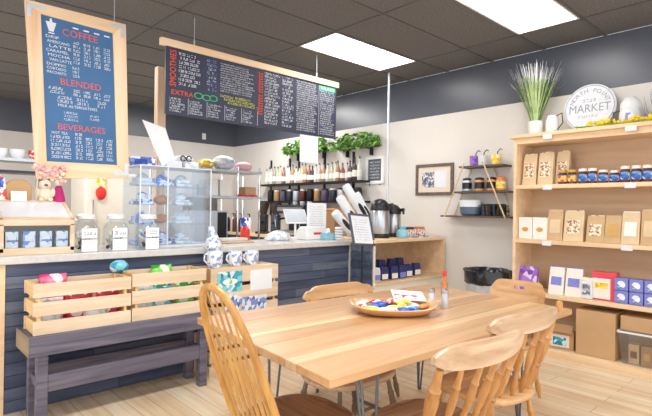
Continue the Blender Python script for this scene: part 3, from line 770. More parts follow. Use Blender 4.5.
# plush, flowers and card behind / on the pine case
PT = CT + .375
o = MB().prism([(-.085, 0), (.085, 0), (.09, .12), (.04, .165), (-.04, .165), (-.09, .12)], (0, .03, 0), (1, 0, 0), (0, 0, 1), .05).build('kraft_gift_bag', 'card', bevel=.012); o.location = (.78, 4.21, PT); tag(o, 'brown kraft bag with rounded top behind the pine display case', 'bag')
o = MB().box(-.05, .05, -.002, .002, 0, .075).build('price_card', 'paper', smooth=False); o.location = (.775, 4.154, PT + .0005); o.rotation_euler = (R(-6), 0, 0); tag(o, 'blank white card leaning on the brown kraft bag', 'card')
t = thing('plush_bear', 'cream plush animal sitting on the pine display case', 'plush toy', (.955, 4.21, PT), 0)
bd = MB().ball((0, 0, .055), .055, .045, .058).ball((0, -.01, .135), .042, .038, .04); bd.ball((-.03, -.04, .02), .02, .03, .018).ball((.03, -.04, .02), .02, .03, .018); bd.ball((-.055, -.015, .07), .017, .02, .035).ball((.055, -.015, .07), .017, .02, .035); bd.build('body', 'plush', t, ang=80)
for s_ in (-1, 1): MB().ball((s_ * .032, -.005, .172), .016, .01, .016).build('ear', 'brown', t)
MB().ball((0, -.045, .128), .014, .012, .01).build('nose', 'brown', t)
t = thing('doll', 'small doll in a magenta dress with pink flowers on its head', 'doll', (1.05, 4.20, PT), 0)
MB().lathe((0, 0, 0), [(.048, 0), (.045, .03), (.03, .10), (.02, .125)], 16).build('dress', 'magenta', t)
MB().ball((0, 0, .155), .03, .028, .034).build('head', 'plush', t)
fl = MB()
for i in range(22): fl.ball((random.gauss(0, .025), random.gauss(0, .015), .19 + random.gauss(0, .02)), .016, n=7, mi=i % 2)
fl.build('flower_crown', ['blush', 'plush'], t)
t = thing('flower_arrangement', 'pale pink flower swag lying along the foot of the blue menu board', 'flowers', (.94, 4.215, PT + .20), 0)
t.location = (.94, 4.165, PT)
MB().tube([(-.05, -.0, 0), (-.05, .0, .1), (-.04, 0, .21), (.06, 0, .235), (.12, 0, .235)], .005, 6).build('stem', 'kraft2', t)
fl = MB()
for i in range(46):
    u = i / 45.; fl.ball((-.06 + .2 * u + random.gauss(0, .012), random.gauss(-.005, .012), (.26 if u < .2 else .235) + random.gauss(0, .022)), random.uniform(.01, .02), n=7, mi=i % 3)
fl.build('blossoms', ['blush', 'blush', 'plush'], t)
t = thing('gift_bag', 'blue and red patterned gift bag at the left picture edge', 'bag', (.63, 4.17, PT - .0), 0)
t.location = (.662, 4.215, PT)
MB().prism([(-.05, 0), (.05, 0), (.03, .17), (-.05, .2)], (0, .03, 0), (1, 0, 0), (0, 0, 1), .06).build('body', 'packred', t, bevel=.004)
MB().prism([(-.045, .10), (.02, .10), (.02, .16), (-.045, .19)], (0, -.031, 0), (1, 0, 0), (0, 0, 1), .002).build('print', 'packblue', t)

# register area
o = MB().lathe((0, 0, 0), [(.12, 0), (.14, .02), (.11, .07), (.05, .10), (.02, .105)], 14, sx=1.2, sy=.6, wob=.25).build('paper_bag', 'chipwhite'); o.location = (3.24, 4.25, CT); tag(o, 'crumpled white bag lying on the counter left of the receipt printer', 'bag')
t = thing('receipt_printer', 'white receipt printer with a red stripe on the counter', 'printer', (3.66, 4.20, CT), 0)
MB().prism([(-.09, 0), (.09, 0), (.09, .10), (.03, .15), (-.09, .15)], (-.14, 0, 0), (0, 1, 0), (0, 0, 1), .28).build('body', 'white', t, bevel=.012)
MB().box(-.03, .09, -.094, -.0905, .06, .085).build('stripe', 'red', t, smooth=False)
t = thing('tablet_stand', 'white tablet register tilted on a stand beside the printer', 'tablet', (3.60, 4.40, CT), -15)
MB().lathe((0, 0, 0), [(.08, 0), (.08, .012), (.02, .02)], 20).build('base', 'white', t)
MB().tube([(0, 0, .02), (0, .01, .2)], .014, 8).build('neck', 'white', t)
rot = Matrix.Rotation(R(-35), 3, 'X')
MB().obox((0, 0, .26), .28, .012, .2, rot).build('screen_case', 'white', t, bevel=.005)
MB().obox(Vector((0, 0, .26)) + rot @ Vector((0, -.0072, 0)), .25, .002, .17, rot).build('screen', 'screen', t, smooth=False)
t = thing('menu_sheet', 'white paper menu in an upright holder beside the paper cups', 'paper menu', (3.84, 4.30, CT), 0)
mb = MB().box(-.15, .15, -.004, .004, .012, .42); fn = bilinear((-.13, -.0055, .4), (.13, -.0055, .4), (.13, -.0055, .03), (-.13, -.0055, .03))
for k in range(12): scrawl(mb, fn, .05, .92 - .075 * k, .85, .025, 1.4, 1, .9)
mb.build('sheet', ['paper', 'signink'], t, smooth=False); MB().box(-.15, .15, -.04, .04, 0, .012).build('holder_foot', 'acrylic', t, smooth=False)
t = thing('tissue_box', 'pale cyan tissue box on the counter in front of the paper menu', 'box', (3.80, 4.06, CT), 0)
MB().box(-.07, .07, -.05, .05, 0, .075).build('body', 'cyan', t, bevel=.004); MB().lathe((0, 0, .075), [(.03, 0), (.022, .02), (.028, .04), (.008, .05)], 9, wob=.4).build('tissue', 'paper', t)

# cup dispensers: tilted tubes with dark slots
td = [((4.00, 4.16, 1.385), (4.26, 4.10, 1.115)), ((4.15, 4.24, 1.575), (4.44, 4.10, 1.115)), ((4.35, 4.34, 1.73), (4.66, 4.13, 1.15)), ((4.63, 4.42, 1.635), (4.76, 4.20, 1.15))]
for i, (a, b) in enumerate(td):
    t = thing('cup_dispenser', 'tilted white cup tube with a black slot, %s of the four' % ('leftmost and shortest', 'second from left', 'third from left and tallest', 'rightmost')[i], 'cup dispenser', (b[0], b[1], CT), 0, 'tilted cup tubes')
    a = Vector(a) - Vector(b); d = a.normalized(); r = .055
    off = Vector((0, 0, b[2] - CT)); MB().tube([off, off + a * .96, off + a], [r, r, r * .82], 20).build('tube', 'milk', t)
    n_ = Vector((-.3, -1, 0)).normalized(); n_ = (n_ - d * n_.dot(d)).normalized(); s_ = d.cross(n_)
    mb = MB(); vs = []
    for k in range(9):
        u = -.5 + k / 8.
        for q in range(5):
            an = R(-28 + 14 * q) * math.sqrt(max(.02, 1 - (2 * u) ** 2))
            vs.append(off + a * .45 + d * u * .20 + (n_ * math.cos(an) + s_ * math.sin(an)) * (r + .002))
    mb.add(vs, [(k * 5 + q, k * 5 + q + 1, (k + 1) * 5 + q + 1, (k + 1) * 5 + q) for k in range(8) for q in range(4)]).build('slot', 'cupdark', t)
    MB().box(-.045, .045, -.035, .035, 0, b[2] - CT + .01).build('foot', 'black', t, bevel=.004)
t = thing('lid_rack', 'small acrylic rack of clear lids below the cup tubes', 'rack', (3.97, 4.0, CT), 0)
t.location = (3.88, 3.96, CT)
for k in range(5): MB().lathe((0, 0, .004 + k * .03), [(.045, 0), (.05, .01), (.045, .024), (.02, .026)], 16).build('lid', 'milk', t)

# sign on a floor stand
t = thing('sign_stand', 'black floor stand with a dark framed sign at the right end of the counter', 'sign', (4.0, 3.38, 0), 0)
t.location = (3.81, 3.53, 0)
MB().lathe((0, 0, 0), [(.11, 0), (.11, .012), (.03, .02)], 24).build('base', 'iron', t)
MB().tube([(0, 0, .02), (0, 0, 1.06)], .012, 8).build('pole', 'iron', t)
rot = Matrix.Rotation(R(-18), 3, 'X') @ Matrix.Rotation(R(4), 3, 'Y')
c = Vector((.02, .03, 1.205))
fr = MB(); W2, H2 = .155, .165
for (x, z, sx, sz) in ((-W2, 0, .022, 2 * H2 + .022), (W2, 0, .022, 2 * H2 + .022), (0, H2, 2 * W2, .022), (0, -H2, 2 * W2, .022)): fr.obox(c + rot @ Vector((x, 0, z)), sx, .022, sz, rot)
fr.build('frame', 'charcoal', t, bevel=.003, smooth=False)
sh = MB().obox(c + rot @ Vector((0, .003, 0)), 2 * W2 - .01, .006, 2 * H2 - .01, rot)
fn0 = bilinear((-.13, -.002, .14), (.13, -.002, .14), (.13, -.002, -.14), (-.13, -.002, -.14)); fn = lambda s, q: c + rot @ fn0(s, q)
for k in range(9): scrawl(sh, fn, .08, .88 - .1 * k, .82, .035, 1.1, 1, .9)
sh.build('sheet', ['paper', 'bluelab'], t, smooth=False)

# ------------------------------------------------------------------ back bar
t = thing('back_counter', 'dark work counter along the right wall behind the service counter', 'counter', (4.72, 4.75, 0))
MB().box(.04, .61, 0, 3.7, 0, .94).build('body', 'barn3', t, smooth=False); MB().box(0, .62, -.02, 3.72, .94, .98).build('worktop', 'maple', t, smooth=False)
SHZ = 1.85
t = thing('wall_shelf', 'long black wall shelf of syrup bottles on slotted uprights', 'shelf', (5.14, 4.80, SHZ))
MB().box(0, .205, 0, 2.57, -.03, 0).build('shelf_board', 'iron', t, smooth=False)
MB().box(0, .205, 0, 2.57, -.33, -.30).build('shelf_board', 'iron', t, smooth=False)
for y in (.35, 1.0, 1.65, 1.9, 2.45): MB().box(.19, .206, y - .02, y + .02, -.55, .45).build('upright', 'iron', t, smooth=False)
bot = {}
def bottle(kind, h, r):
    t = thing('syrup_bottle', 'x', 'bottle', (0, 0, 0), 0, 'syrup bottles on the wall shelf')
    bo = MB().lathe((0, 0, 0), [(r * .9, 0), (r, .008), (r, h * .52), (r * .75, h * .62), (r * .34, h * .74), (r * .3, h * .88)], 14).build('body', 'b_' + kind, t)
    MB().lathe((0, 0, 0), [(r * 1.02, h * .16), (r * 1.02, h * .42)], 14).build('label', 'teabox', bo)
    
    MB().lathe((0, 0, 0), [(r * .36, h * .88), (r * .36, h * .93), (r * .12, h * .95), (r * .10, h)], 10).build('pourer', 'black', t)
    return t
NB = 28
kinds = ['clear', 'pale gold', 'clear', 'green', 'rose', 'pale gold', 'red', 'clear', 'clear', 'amber', 'clear', 'rose', 'pale gold', 'amber', 'red', 'dark brown', 'clear', 'rose', 'amber', 'clear', 'pale gold', 'clear', 'amber', 'red', 'pale gold', 'plum', 'dark brown', 'clear']
for i in range(NB):
    k = kinds[i]; tall = i >= NB - 2
    if k not in bot: bot[k] = bottle(k, .33, .038); o = bot[k]
    else: o = copy_tree(bot[k])
    y = 7.25 - i * (7.25 - 4.93) / (NB - 1)
    o.location = (5.23 + random.uniform(-.02, .02), y, SHZ); s = 1.12 if tall else random.uniform(.86, 1.02); o.scale = (1, 1, s)
    o['label'] = '%s syrup bottle, %s from the left on the wall shelf' % (k, ORD[i])
# lower shelf: cups & tins
for i in range(13):
    y = 7.1 - i * .18; m = ['black', 'darkjam', 'galv', 'espresso', 'b_plum', 'b_amber'][(i * 5) % 6]
    nmx = ['black', 'dark red', 'silver', 'dark grey', 'plum', 'amber'][(i * 5) % 6]
    t = thing('canister', '%s canister on the lower wall shelf, %s from the left' % (nmx, ORD[i]), 'canister', (5.23, y, SHZ - .30), 0, 'canisters on the lower wall shelf')
    MB().lathe((0, 0, 0), [(.055, 0), (.06, .01), (.06, .16), (.05, .17)], 14).build('body', m, t); MB().lathe((0, 0, .17), [(.05, 0), (.052, .02), (.02, .03)], 14).build('lid', 'teabox' if i % 2 else 'black', t)
# planters
def planter(label, y0, y1, z, n):
    t = thing('plant_shelf', label, 'plant', (5.14, y0, z), 0, 'greenery on black ledges')
    L = y1 - y0
    MB().box(0, .205, 0, L, -.025, .0).build('ledge', 'iron', t, smooth=False)
    MB().box(.15, .2, L * .15, L * .19, -.14, -.025).build('bracket', 'iron', t, smooth=False)
    MB().box(.15, .2, L * .8, L * .84, -.14, -.025).build('bracket', 'iron', t, smooth=False)
    g = MB()
    for i in range(n):
        u = random.random(); y = u * (L + .1) - .05; hmax = .19 * (1 - (2 * u - 1) ** 4 * .6); x = random.uniform(-.05, .2); zz = random.uniform(-.04, hmax) if x > 0 else random.uniform(-.06, hmax * .8)
        s = random.uniform(.03, .055); rot = Matrix.Rotation(random.uniform(0, 2 * PI), 3, 'Z') @ Matrix.Rotation(random.uniform(-1, 1), 3, 'X') @ Matrix.Rotation(random.uniform(-1, 1), 3, 'Y')
        pts = [(-s * .1, -s, 0), (s * .5, -s * .2, .006), (s * .35, s * .5, .004), (0, s, -.006), (-s * .35, s * .5, .004), (-s * .5, -s * .2, .006)]
        g.add([Vector((x, y, zz)) + rot @ Vector(p) for p in pts], [tuple(range(6))], random.randrange(2))
    g.build('foliage', ['leaf', 'leaf2'], t, smooth=False)
planter('leafy green garland on the black ledge nearer the chalk sign', 4.64, 5.40, 2.36, 330)
planter('leafy green garland on the black ledge behind the hanging notice', 5.62, 6.62, 2.38, 380)
# chalk sign
t = thing('chalk_sign', 'small white framed chalk sign on the beige wall right of the bottles', 'sign', (W - .001, 4.72, 2.0), -90)
f = MB()
for (x, z, sx, sz) in ((-.15, 0, .045, .40), (.15, 0, .045, .40), (0, .18, .26, .045), (0, -.18, .26, .045)): f.obox((x, -.012, z), sx, .024, sz)
f.build('frame', 'white', t, smooth=False, bevel=.003)
s_ = MB().box(-.13, .13, -.012, -.002, -.16, .16); fn = bilinear((-.12, -.0135, .15), (.12, -.0135, .15), (.12, -.0135, -.15), (-.12, -.0135, -.15))
for k in range(6): scrawl(s_, fn, .1, .84 - .15 * k, .8, .07, 1.2, 1, .9)
s_.build('chalkboard', ['charcoal', 'chalk'], t, smooth=False)
for x in (-.1, .1): MB().tube([(x, -.012, -.2), (x, -.012, -.22)], .008, 6).build('foot', 'black', t)
# beige uprights and machines between the cups and airpots
t = thing('cutting_board_set', 'tall beige cutting boards standing behind the airpot', 'cutting board', (4.92, 4.62, 0), 0)
t.location = (4.78, 4.78, .98)
for k in range(3): MB().box(-.05 + .14 * k, .07 + .14 * k, 0, .02, 0, .66 - .05 * k).build('board', 'rope' if k % 2 else 'tan', t, bevel=.006)
def grinder(label, x, y, m):
    t = thing('coffee_grinder', label, 'coffee grinder', (x, y, .98), -60, 'coffee grinders')
    MB().box(-.09, .09, -.12, .1, 0, .04).build('base', 'black', t, bevel=.01)
    MB().box(-.07, .07, -.03, .1, .04, .33).build('body', m, t, bevel=.015)
    MB().lathe((0, .03, .33), [(.05, 0), (.06, .03), (.1, .16), (.1, .18)], 18).build('hopper', 'b_dark brown', t)
    MB().lathe((0, .03, .51), [(.1, 0), (.1, .02), (.03, .03)], 18).build('hopper_lid', 'black', t)
    MB().tube([(0, -.03, .2), (0, -.11, .19)], .02, 8).build('spout', 'black', t)
grinder('black coffee grinder on the back counter, left one', 4.95, 6.95, 'black'); grinder('grey coffee grinder on the back counter, right one', 4.95, 6.60, 'espresso')
t = thing('espresso_machine', 'wide dark steel espresso machine on the back counter', 'espresso machine', (5.02, 6.05, .98), -90)
MB().box(-.33, .33, -.2, .24, .04, .09).build('drip_tray', 'steel', t, bevel=.006); MB().box(-.33, .33, .05, .24, .09, .36).build('back_body', 'espresso', t, bevel=.01)
MB().box(-.33, .33, -.2, .24, .36, .50).build('head', 'espresso', t, bevel=.015); MB().box(-.31, .31, -.21, -.2, .40, .46).build('front_strip', 'steel', t, smooth=False)
for x in (-.17, .17):
    MB().lathe((x, -.1, .28), [(.035, 0), (.04, .03), (.04, .08)], 16).build('group_head', 'chrome', t); MB().tube([(x, -.12, .29), (x, -.28, .27)], .016, 8).build('portafilter_handle', 'black', t)
for x in (-.3, .3): MB().tube([(x, -.2, .38), (x * 1.03, -.25, .3), (x, -.24, .14)], .007, 6).build('steam_wand', 'chrome', t)
for sx in (-.28, .28):
    for sy in (-.15, .18): MB().lathe((sx, sy, 0), [(.025, 0), (.025, .04)], 12).build('foot', 'black', t)
for i in range(6):
    o = MB().lathe((0, 0, 0), [(.025, 0), (.04, .05), (.038, .055), (.022, .008)], 14).build('espresso_cup', 'white'); o.location = (5.05 + .1 * (i % 2), 5.83 + .09 * i, 1.48)
    tag(o, 'small white cup on top of the espresso machine, %s from the right' % ORD[i], 'cup', 'cups on the espresso machine')
t = thing('blender_machine', 'black and clear blender on the back counter right of the espresso machine', 'blender', (4.95, 5.50, .98), 0)
MB().box(-.08, .08, -.09, .09, 0, .16).build('base', 'black', t, bevel=.02); MB().lathe((0, 0, .16), [(.05, 0), (.06, .02), (.085, .25), (.08, .25), (.055, .02)], 18).build('jug', 'milk', t); MB().lathe((0, 0, .41), [(.085, 0), (.085, .025), (.03, .05)], 18).build('lid', 'black', t)
for i in range(6):
    m, cname = (('black', 'black'), ('milk', 'white'), ('darkjam', 'dark red'), ('espresso', 'dark grey'), ('b_amber', 'amber'), ('milk', 'white'))[i]
    t = thing('pump_bottle', '%s pump bottle on the back counter, %s from the left' % (cname, ORD[i]), 'bottle', (4.86 + .05 * (i % 2), 7.95 - .13 * i, .981), 0, 'pump bottles on the back counter')
    MB().lathe((0, 0, 0), [(.045, 0), (.05, .01), (.05, .22), (.02, .27)], 14).build('body', m, t); MB().tube([(0, 0, .27), (0, 0, .33), (-.05, -.02, .33)], .010, 7).build('pump', 'black' if m != 'black' else 'chrome', t)
t = thing('storage_box', 'brown box with orange lid on the back counter behind the menu sheets', 'box', (4.95, 5.15, .98), 0)
MB().box(-.11, .11, -.12, .12, 0, .42).build('body', 'carddark', t, bevel=.008); MB().box(-.115, .115, -.125, .125, .42, .45).build('lid', 'orange', t, bevel=.006)
# metal rack
t = thing('wire_rack', 'chrome and steel shelving rack standing behind the pastry case', 'rack', (3.2, 5.65, 0))
for x in (-.72, .28, .62):
    for y in (-.2, .2): MB().tube([(x, y, 0), (x, y, 1.96)], .014, 8).build('post', 'chrome', t)
for z in (.3, .95, 1.54, 1.88): MB().box(-.74, .65, -.22, .22, z, z + .03).build('shelf', 'galv', t, smooth=False)
for (x, m, lab, sx, sz) in ((-.10, 'packyel', 'yellow and white flour bag lying on top of the steel rack', .11, .09), (.16, 'chipwhite', 'white flour bag lying on top of the steel rack', .17, .13), (.47, 'blush', 'pale pink bag lying at the right end of the rack top', .12, .09), (-.42, 'milk', 'white bag lying at the left end of the rack top', .15, .1)):
    o = MB().ball((0, 0, sz * .75), sx, .12, sz * .75, 14).build('flour_bag', m); o.location = (3.2 + x, 5.62, 1.91); tag(o, lab, 'bag')
for i, (x, m, lab, h) in enumerate([(-.08, 'white', 'white carton on the second rack shelf, left of the pair', .20), (.12, 'teabox', 'white carton on the second rack shelf, right of the pair', .21), (-.38, 'milk', 'white tub on the second rack shelf behind the pastry case', .15), (.5, 'card', 'small brown carton on the second rack shelf at its right end', .13)]):
    o = MB().box(-.085, .085, -.1, .1, 0, h).build('carton', m, bevel=.004); o.location = (3.2 + x, 5.58, 1.571); tag(o, lab, 'carton', 'cartons on the rack')
o = MB().obox((0, 0, .012), .3, .08, .024).build('packet', ['chipred']); o.location = (3.42, 5.45, 1.571); o.location = (3.62, 5.46, 1.571); tag(o, 'flat red packet at the front of the second rack shelf', 'packet')
t = thing('microwave', 'grey microwave with black door on the rack shelf', 'microwave', (3.12, 5.62, .981), 0)
MB().box(-.26, .22, -.16, .18, 0, .40).build('body', 'galv', t, bevel=.008); MB().box(-.255, .06, -.166, -.161, .02, .38).build('door', 'screen', t, smooth=False); MB().box(.07, .20, -.167, -.161, .02, .38).build('control_panel', 'black', t, smooth=False)
t = thing('spray_bottle', 'red spray bottle with blue head standing on the counter edge', 'bottle', (2.86, 4.33, CT), 0)
MB().lathe((0, 0, 0), [(.045, 0), (.05, .02), (.05, .12), (.02, .16)], 14).build('body', 'red', t); MB().box(-.045, .03, -.02, .02, .16, .25).build('spray_head', 'packblue', t, bevel=.005)
t = thing('serving_board', 'low beige cutting tray on the counter left of the white bag', 'tray', (2.62, 4.2, CT), 0)
MB().box(-.2, .2, -.1, .12, 0, .02).build('board', 'tan', t, bevel=.005); MB().box(-.15, .15, -.06, .09, .02, .05).build('tray', 'stone', t, bevel=.006)
t = thing('steel_fridge', 'tall brushed steel fridge in the back corner', 'fridge', (4.2, 8.1, 0))
MB().box(-.35, .35, -.3, .4, .06, 1.85).build('body', 'galv', t, bevel=.01); dr = MB().box(-.34, .34, -.325, -.3, .1, 1.83).build('door', 'steel', t, bevel=.005); MB().tube([(-.27, -.325, .82), (-.27, -.36, .82), (-.27, -.36, 1.4), (-.27, -.325, 1.4)], .012, 8).build('handle', 'chrome', dr)
for x in (-.28, .28):
    for y in (-.2, .3): MB().lathe((x, y, 0), [(.03, 0), (.03, .06)], 10).build('foot', 'black', t)
t = thing('cream_fridge', 'cream upright fridge seen below the blue menu board', 'fridge', (2.45, 7.3, 0))
MB().box(-.38, .32, -.3, .35, .0, 1.88).build('body', 'cream', t, bevel=.012); dr = MB().box(-.37, .31, -.325, -.3, .08, 1.86).build('door', 'cream', t, bevel=.006); MB().tube([(-.3, -.325, .82), (-.3, -.36, .82), (-.3, -.36, 1.5), (-.3, -.325, 1.5)], .012, 8).build('handle', 'chrome', dr)
t = thing('oven_mitt', 'yellow and red padded mitt hanging on the cream fridge door', 'oven mitt', (2.26, 6.965, 1.55), 0)
MB().box(-.06, .06, -.02, .005, .08, .30).build('cuff', 'packyel', t, bevel=.01); MB().ball((0, -.01, .05), .07, .025, .10).build('hand', 'red', t)
t = thing('wall_shelf', 'grey metal shelf with white bowls at the far left behind the counter', 'shelf', (1.45, 8.1, 0))
MB().box(-.35, .42, -.2, .2, 2.03, 2.07).build('shelf_board', 'galv', t, smooth=False); MB().box(-.3, -.26, -.18, .18, 0, 2.03).box(.3, .34, -.18, .18, 0, 2.03).build('upright', 'galv', t, smooth=False); MB().box(-.35, .42, -.2, .2, 1.86, 1.9).build('shelf_board', 'espresso', t, smooth=False)
for i, (x, m, c) in enumerate(((-.2, 'white', 'white bowl, leftmost on the far grey shelf'), (.02, 'milk', 'white bowl, middle of the far grey shelf'), (.26, 'packred', 'copper and white pot at the right end of the far grey shelf'))):
    o = MB().lathe((0, 0, 0), [(.06, 0), (.10, .06), (.11, .13), (.10, .13), (.05, .02)], 18).build('bowl', m); o.location = (1.45 + x, 8.05, 2.0701); tag(o, c, 'bowl', 'bowls on the far shelf')
o = MB().box(1.0, 2.05, 6.4, 6.9, 0, 1.25).build('prep_table', 'cream', smooth=False); tag(o, 'pale back cabinet seen behind the pine display case', 'cabinet')

# ------------------------------------------------------------------ right wall
t = thing('framed_picture', 'dark framed picture with cream mat on the beige wall', 'picture', (W - .001, 3.69, 1.825), -90)
f = MB(); w2, h2 = .29, .205
for (x, z, sx, sz) in ((-w2 + .02, 0, .04, 2 * h2), (w2 - .02, 0, .04, 2 * h2), (0, h2 - .02, 2 * w2 - .08, .04), (0, -h2 + .02, 2 * w2 - .08, .04)): f.obox((x, -.0125, z), sx, .025, sz)
f.build('frame', 'pframe', t, smooth=False, bevel=.004)
MB().box(-w2 + .04, w2 - .04, -.012, -.004, -h2 + .04, h2 - .04).build('mat', 'matboard', t, smooth=False)
MB().box(-.19, .0, -.0135, -.0125, -.10, .10).build('photo_print', 'photo', t, smooth=False); MB().box(.01, .19, -.0135, -.0125, -.10, .11).build('certificate', 'milk', t, smooth=False)

t = thing('hanging_shelf', 'three-tier dark wall shelf with slanting pale rods', 'shelf', (5.24, 2.98, 0))
tiers = [(1.955, 2.64, 3.20), (1.655, 2.58, 3.31), (1.365, 2.55, 3.45)]
for (z, y0, y1) in tiers: MB().box(-.11, .108, y0 - 2.98, y1 - 2.98, z - .02, z).build('shelf_board', 'darkshelf', t, smooth=False, bevel=.002)
for x in (-.118, .09):
    for (ya, yb) in ((3.12, 3.385), (2.88, 2.60)):
        MB().tube([(x, ya - 2.98, 1.99), (x, yb - 2.98, 1.345)], .0085, 8).build('rod', 'rope', t)
for i, (y, m, lab) in enumerate(((3.055, 'purple', 'purple patterned cup on the top tier of the wall shelf'), (2.95, 'milk', 'pale cup between the purple and yellow ones'), (2.78, 'packyel', 'yellow cup on the top tier of the wall shelf'))):
    t = thing('cup_with_straw', lab, 'cup', (5.24, y, 1.956), 0, 'cups on the top tier')
    MB().lathe((0, 0, 0), [(.045, 0), (.05, .01), (.055, .12), (.048, .12), (.04, .01)], 18).build('body', m, t)
    MB().tube([(.0, 0, .02), (.0, -.02, .15), (0, -.05, .185), (0, -.075, .17)], .006, 6).build('handle', 'espresso', t)
for i, (y, lab) in enumerate(((3.15, 'black and orange jar, leftmost on the middle tier'), (2.985, 'black and orange jar, second from left on the middle tier'), (2.83, 'black and orange jar, third from left on the middle tier'), (2.715, 'orange jar at the right end of the middle tier'))):
    t = thing('candle_jar', lab, 'jar', (5.24, y, 1.656), 0, 'jars on the middle tier')
    MB().lathe((0, 0, 0), [(.045, 0), (.055, .01), (.055, .12), (.045, .135)], 18).build('body', 'orange' if i != 0 else 'galv', t)
    MB().lathe((0, 0, .03), [(.0565, 0), (.0565, .075)], 18).build('label', 'black' if i < 3 else 'packyel', t)
    MB().lathe((0, 0, .135), [(.05, 0), (.05, .02), (.02, .03)], 18).build('lid', 'black' if i < 3 else 'orange', t)
t = thing('bowl', 'slate-blue mixing bowl with a pale upper rim on the lowest tier', 'bowl', (5.24, 3.10, 1.366), 0)
MB().lathe((0, 0, 0), [(.10, 0), (.125, .02), (.135, .10), (.135, .105)], 24, sx=.75).build('lower_body', 'bowlblue', t); MB().lathe((0, 0, 0), [(.135, .105), (.14, .18), (.13, .185), (.12, .11), (.05, .1)], 24, sx=.75).build('rim', 'milk', t)
t = thing('wire_basket', 'dark wire basket of black items on the lowest tier', 'basket', (5.24, 2.80, 1.366), 0)
f = MB()
for z in (.006, .06, .12): 
    for (a, b) in (((-.09, -.14), (.09, -.14)), ((.09, -.14), (.09, .14)), ((.09, .14), (-.09, .14)), ((-.09, .14), (-.09, -.14))): f.tube([(a[0], a[1], z), (b[0], b[1], z)], .004, 6)
for k in range(8):
    y = -.14 + .04 * k; f.tube([(-.09, y, .12), (-.09, y, .006), (.09, y, .006), (.09, y, .12)], .0025, 5)
f.build('wire_frame', 'iron', t)
g = MB()
for k in range(6): g.obox((random.uniform(-.04, .04), -.10 + .04 * k, .075), .08, .03, .13, Matrix.Rotation(random.uniform(-.2, .2), 3, 'X'), k % 3)
g.build('contents', ['black', 'cork', 'espresso'], t, smooth=False)

# trash can
t = thing('trash_can', 'ribbed steel trash can with a black bin liner against the beige wall', 'trash can', (5.07, 2.775, 0), 0)
vs = []; mb = MB(); n = 60; prof = [(.21, 0), (.215, .02), (.235, .70), (.238, .72)]
for (r, z) in prof:
    for j in range(n):
        a = 2 * PI * j / n; q = r * (1 + (.018 if j % 3 == 0 else 0)); vs.append((q * math.cos(a), q * math.sin(a), z))
mb.add(vs, [(i * n + j, i * n + (j + 1) % n, (i + 1) * n + (j + 1) % n, (i + 1) * n + j) for i in range(3) for j in range(n)] + [tuple(reversed(range(n)))])
mb.build('can', 'galv', t, ang=20)
MB().lathe((0, 0, 0), [(.25, .615), (.258, .64), (.262, .70), (.26, .755), (.24, .77), (.215, .74), (.2, .64), (.05, .58)], 30, wob=.14).build('bin_liner', 'bagblack', t, ang=25)

# ------------------------------------------------------------------ shelving unit
SX = 4.95; SL = 2.425; SR = 0.45
t = thing('shelving_unit', 'large light maple open shelving unit on the right wall', 'shelving unit', (SX, 0, 0))
SZ = {'top': 2.225, 'r1': 1.70, 'r2': 1.138, 'r3': .598}
dpt = W - SX - .012
MB().box(.0, dpt, SL - .03, SL, .0, 2.19).build('side_panel', 'maple', t, smooth=False)
MB().box(.0, dpt, SR, SR + .03, .0, 2.19).build('side_panel', 'maple', t, smooth=False)
MB().box(dpt - .015, dpt, SR + .03, SL - .03, .0, 2.19).build('back_panel', 'ply', t, smooth=False)
MB().box(-.035, dpt, SR - .03, SL + .03, 2.19, 2.225).build('top', 'maple', t, bevel=.003)
MB().box(.0, dpt - .015, SR + .03, SL - .03, 2.13, 2.19).build('top_rail', 'maple', t, smooth=False)
for k in ('r1', 'r2', 'r3'):
    MB().box(0.0, dpt - .015, SR + .03, SL - .03, SZ[k] - .04, SZ[k]).build('shelf', 'maple', t, bevel=.003)
MB().box(-.06, dpt - .015, SR + .03, SL - .03, .0, .07).build('base_board', 'maple', t, bevel=.003)
for (z, y) in ((2.178, 2.06), (2.178, 1.33), (1.672, 2.07), (1.672, 1.34), (1.11, 2.07), (1.11, 1.36)):
    yy = y
    MB().box(-.006 if z < 2 else -.041, -.001 if z < 2 else -.036, yy - .045, yy + .045, z - .025, z + .02).build('price_holder', 'milk', t, smooth=False)
def face(t, y, z, x): t.location = (x, y, z); t.rotation_euler = (0, 0, R(-90))
G = 'goods on the shelving unit'
# top of unit: grass, jug, sign, teapot, flowers
TZ = 2.226
t = thing('potted_grass', 'tall green ornamental grass in a ribbed white pot on the shelving unit', 'potted plant', (5.12, 2.27, TZ))
MB().lathe((0, 0, 0), [(.065, 0), (.07, .01), (.075, .15), (.065, .15), (.06, .12), (.03, .12)], 22).build('pot', 'potwhite', t)
g = MB()
for i in range(170):
    a = random.uniform(0, 2 * PI); r0 = random.uniform(0, .045); lean = .26 * math.sqrt(random.random()); h = random.uniform(.52, .68) * (1 - lean * .25)
    ca, sa = math.cos(a), math.sin(a); pts = []
    droop = random.choice((0, 0, .10))
    for k in range(6):
        u = k / 5.; rr = r0 + lean * (u ** 1.15); x = min(rr * ca, .215 - .02 * u); pts.append(Vector((x, rr * sa, .12 + h * u - droop * u ** 4)))
    wv = Vector((-sa, ca, 0)) * .0065; vs = []
    for k, p in enumerate(pts):
        q = (1 - (k / 5.) ** 2 * .8); vs += [p - wv * q, p + wv * q]
    mi = i % 3
    g.add(vs, [(2 * k, 2 * k + 1, 2 * k + 3, 2 * k + 2) for k in range(4)], mi); g.add(vs[8:12], [(0, 1, 3, 2)], 3)
g.build('grass_blades', ['grass', 'grass', 'leaf2', 'milk'], t)['kind'] = 'stuff'
t = thing('milk_jug', 'small pale grey jug with wire handle beside the grass pot', 'jug', (5.12, 2.10, TZ))
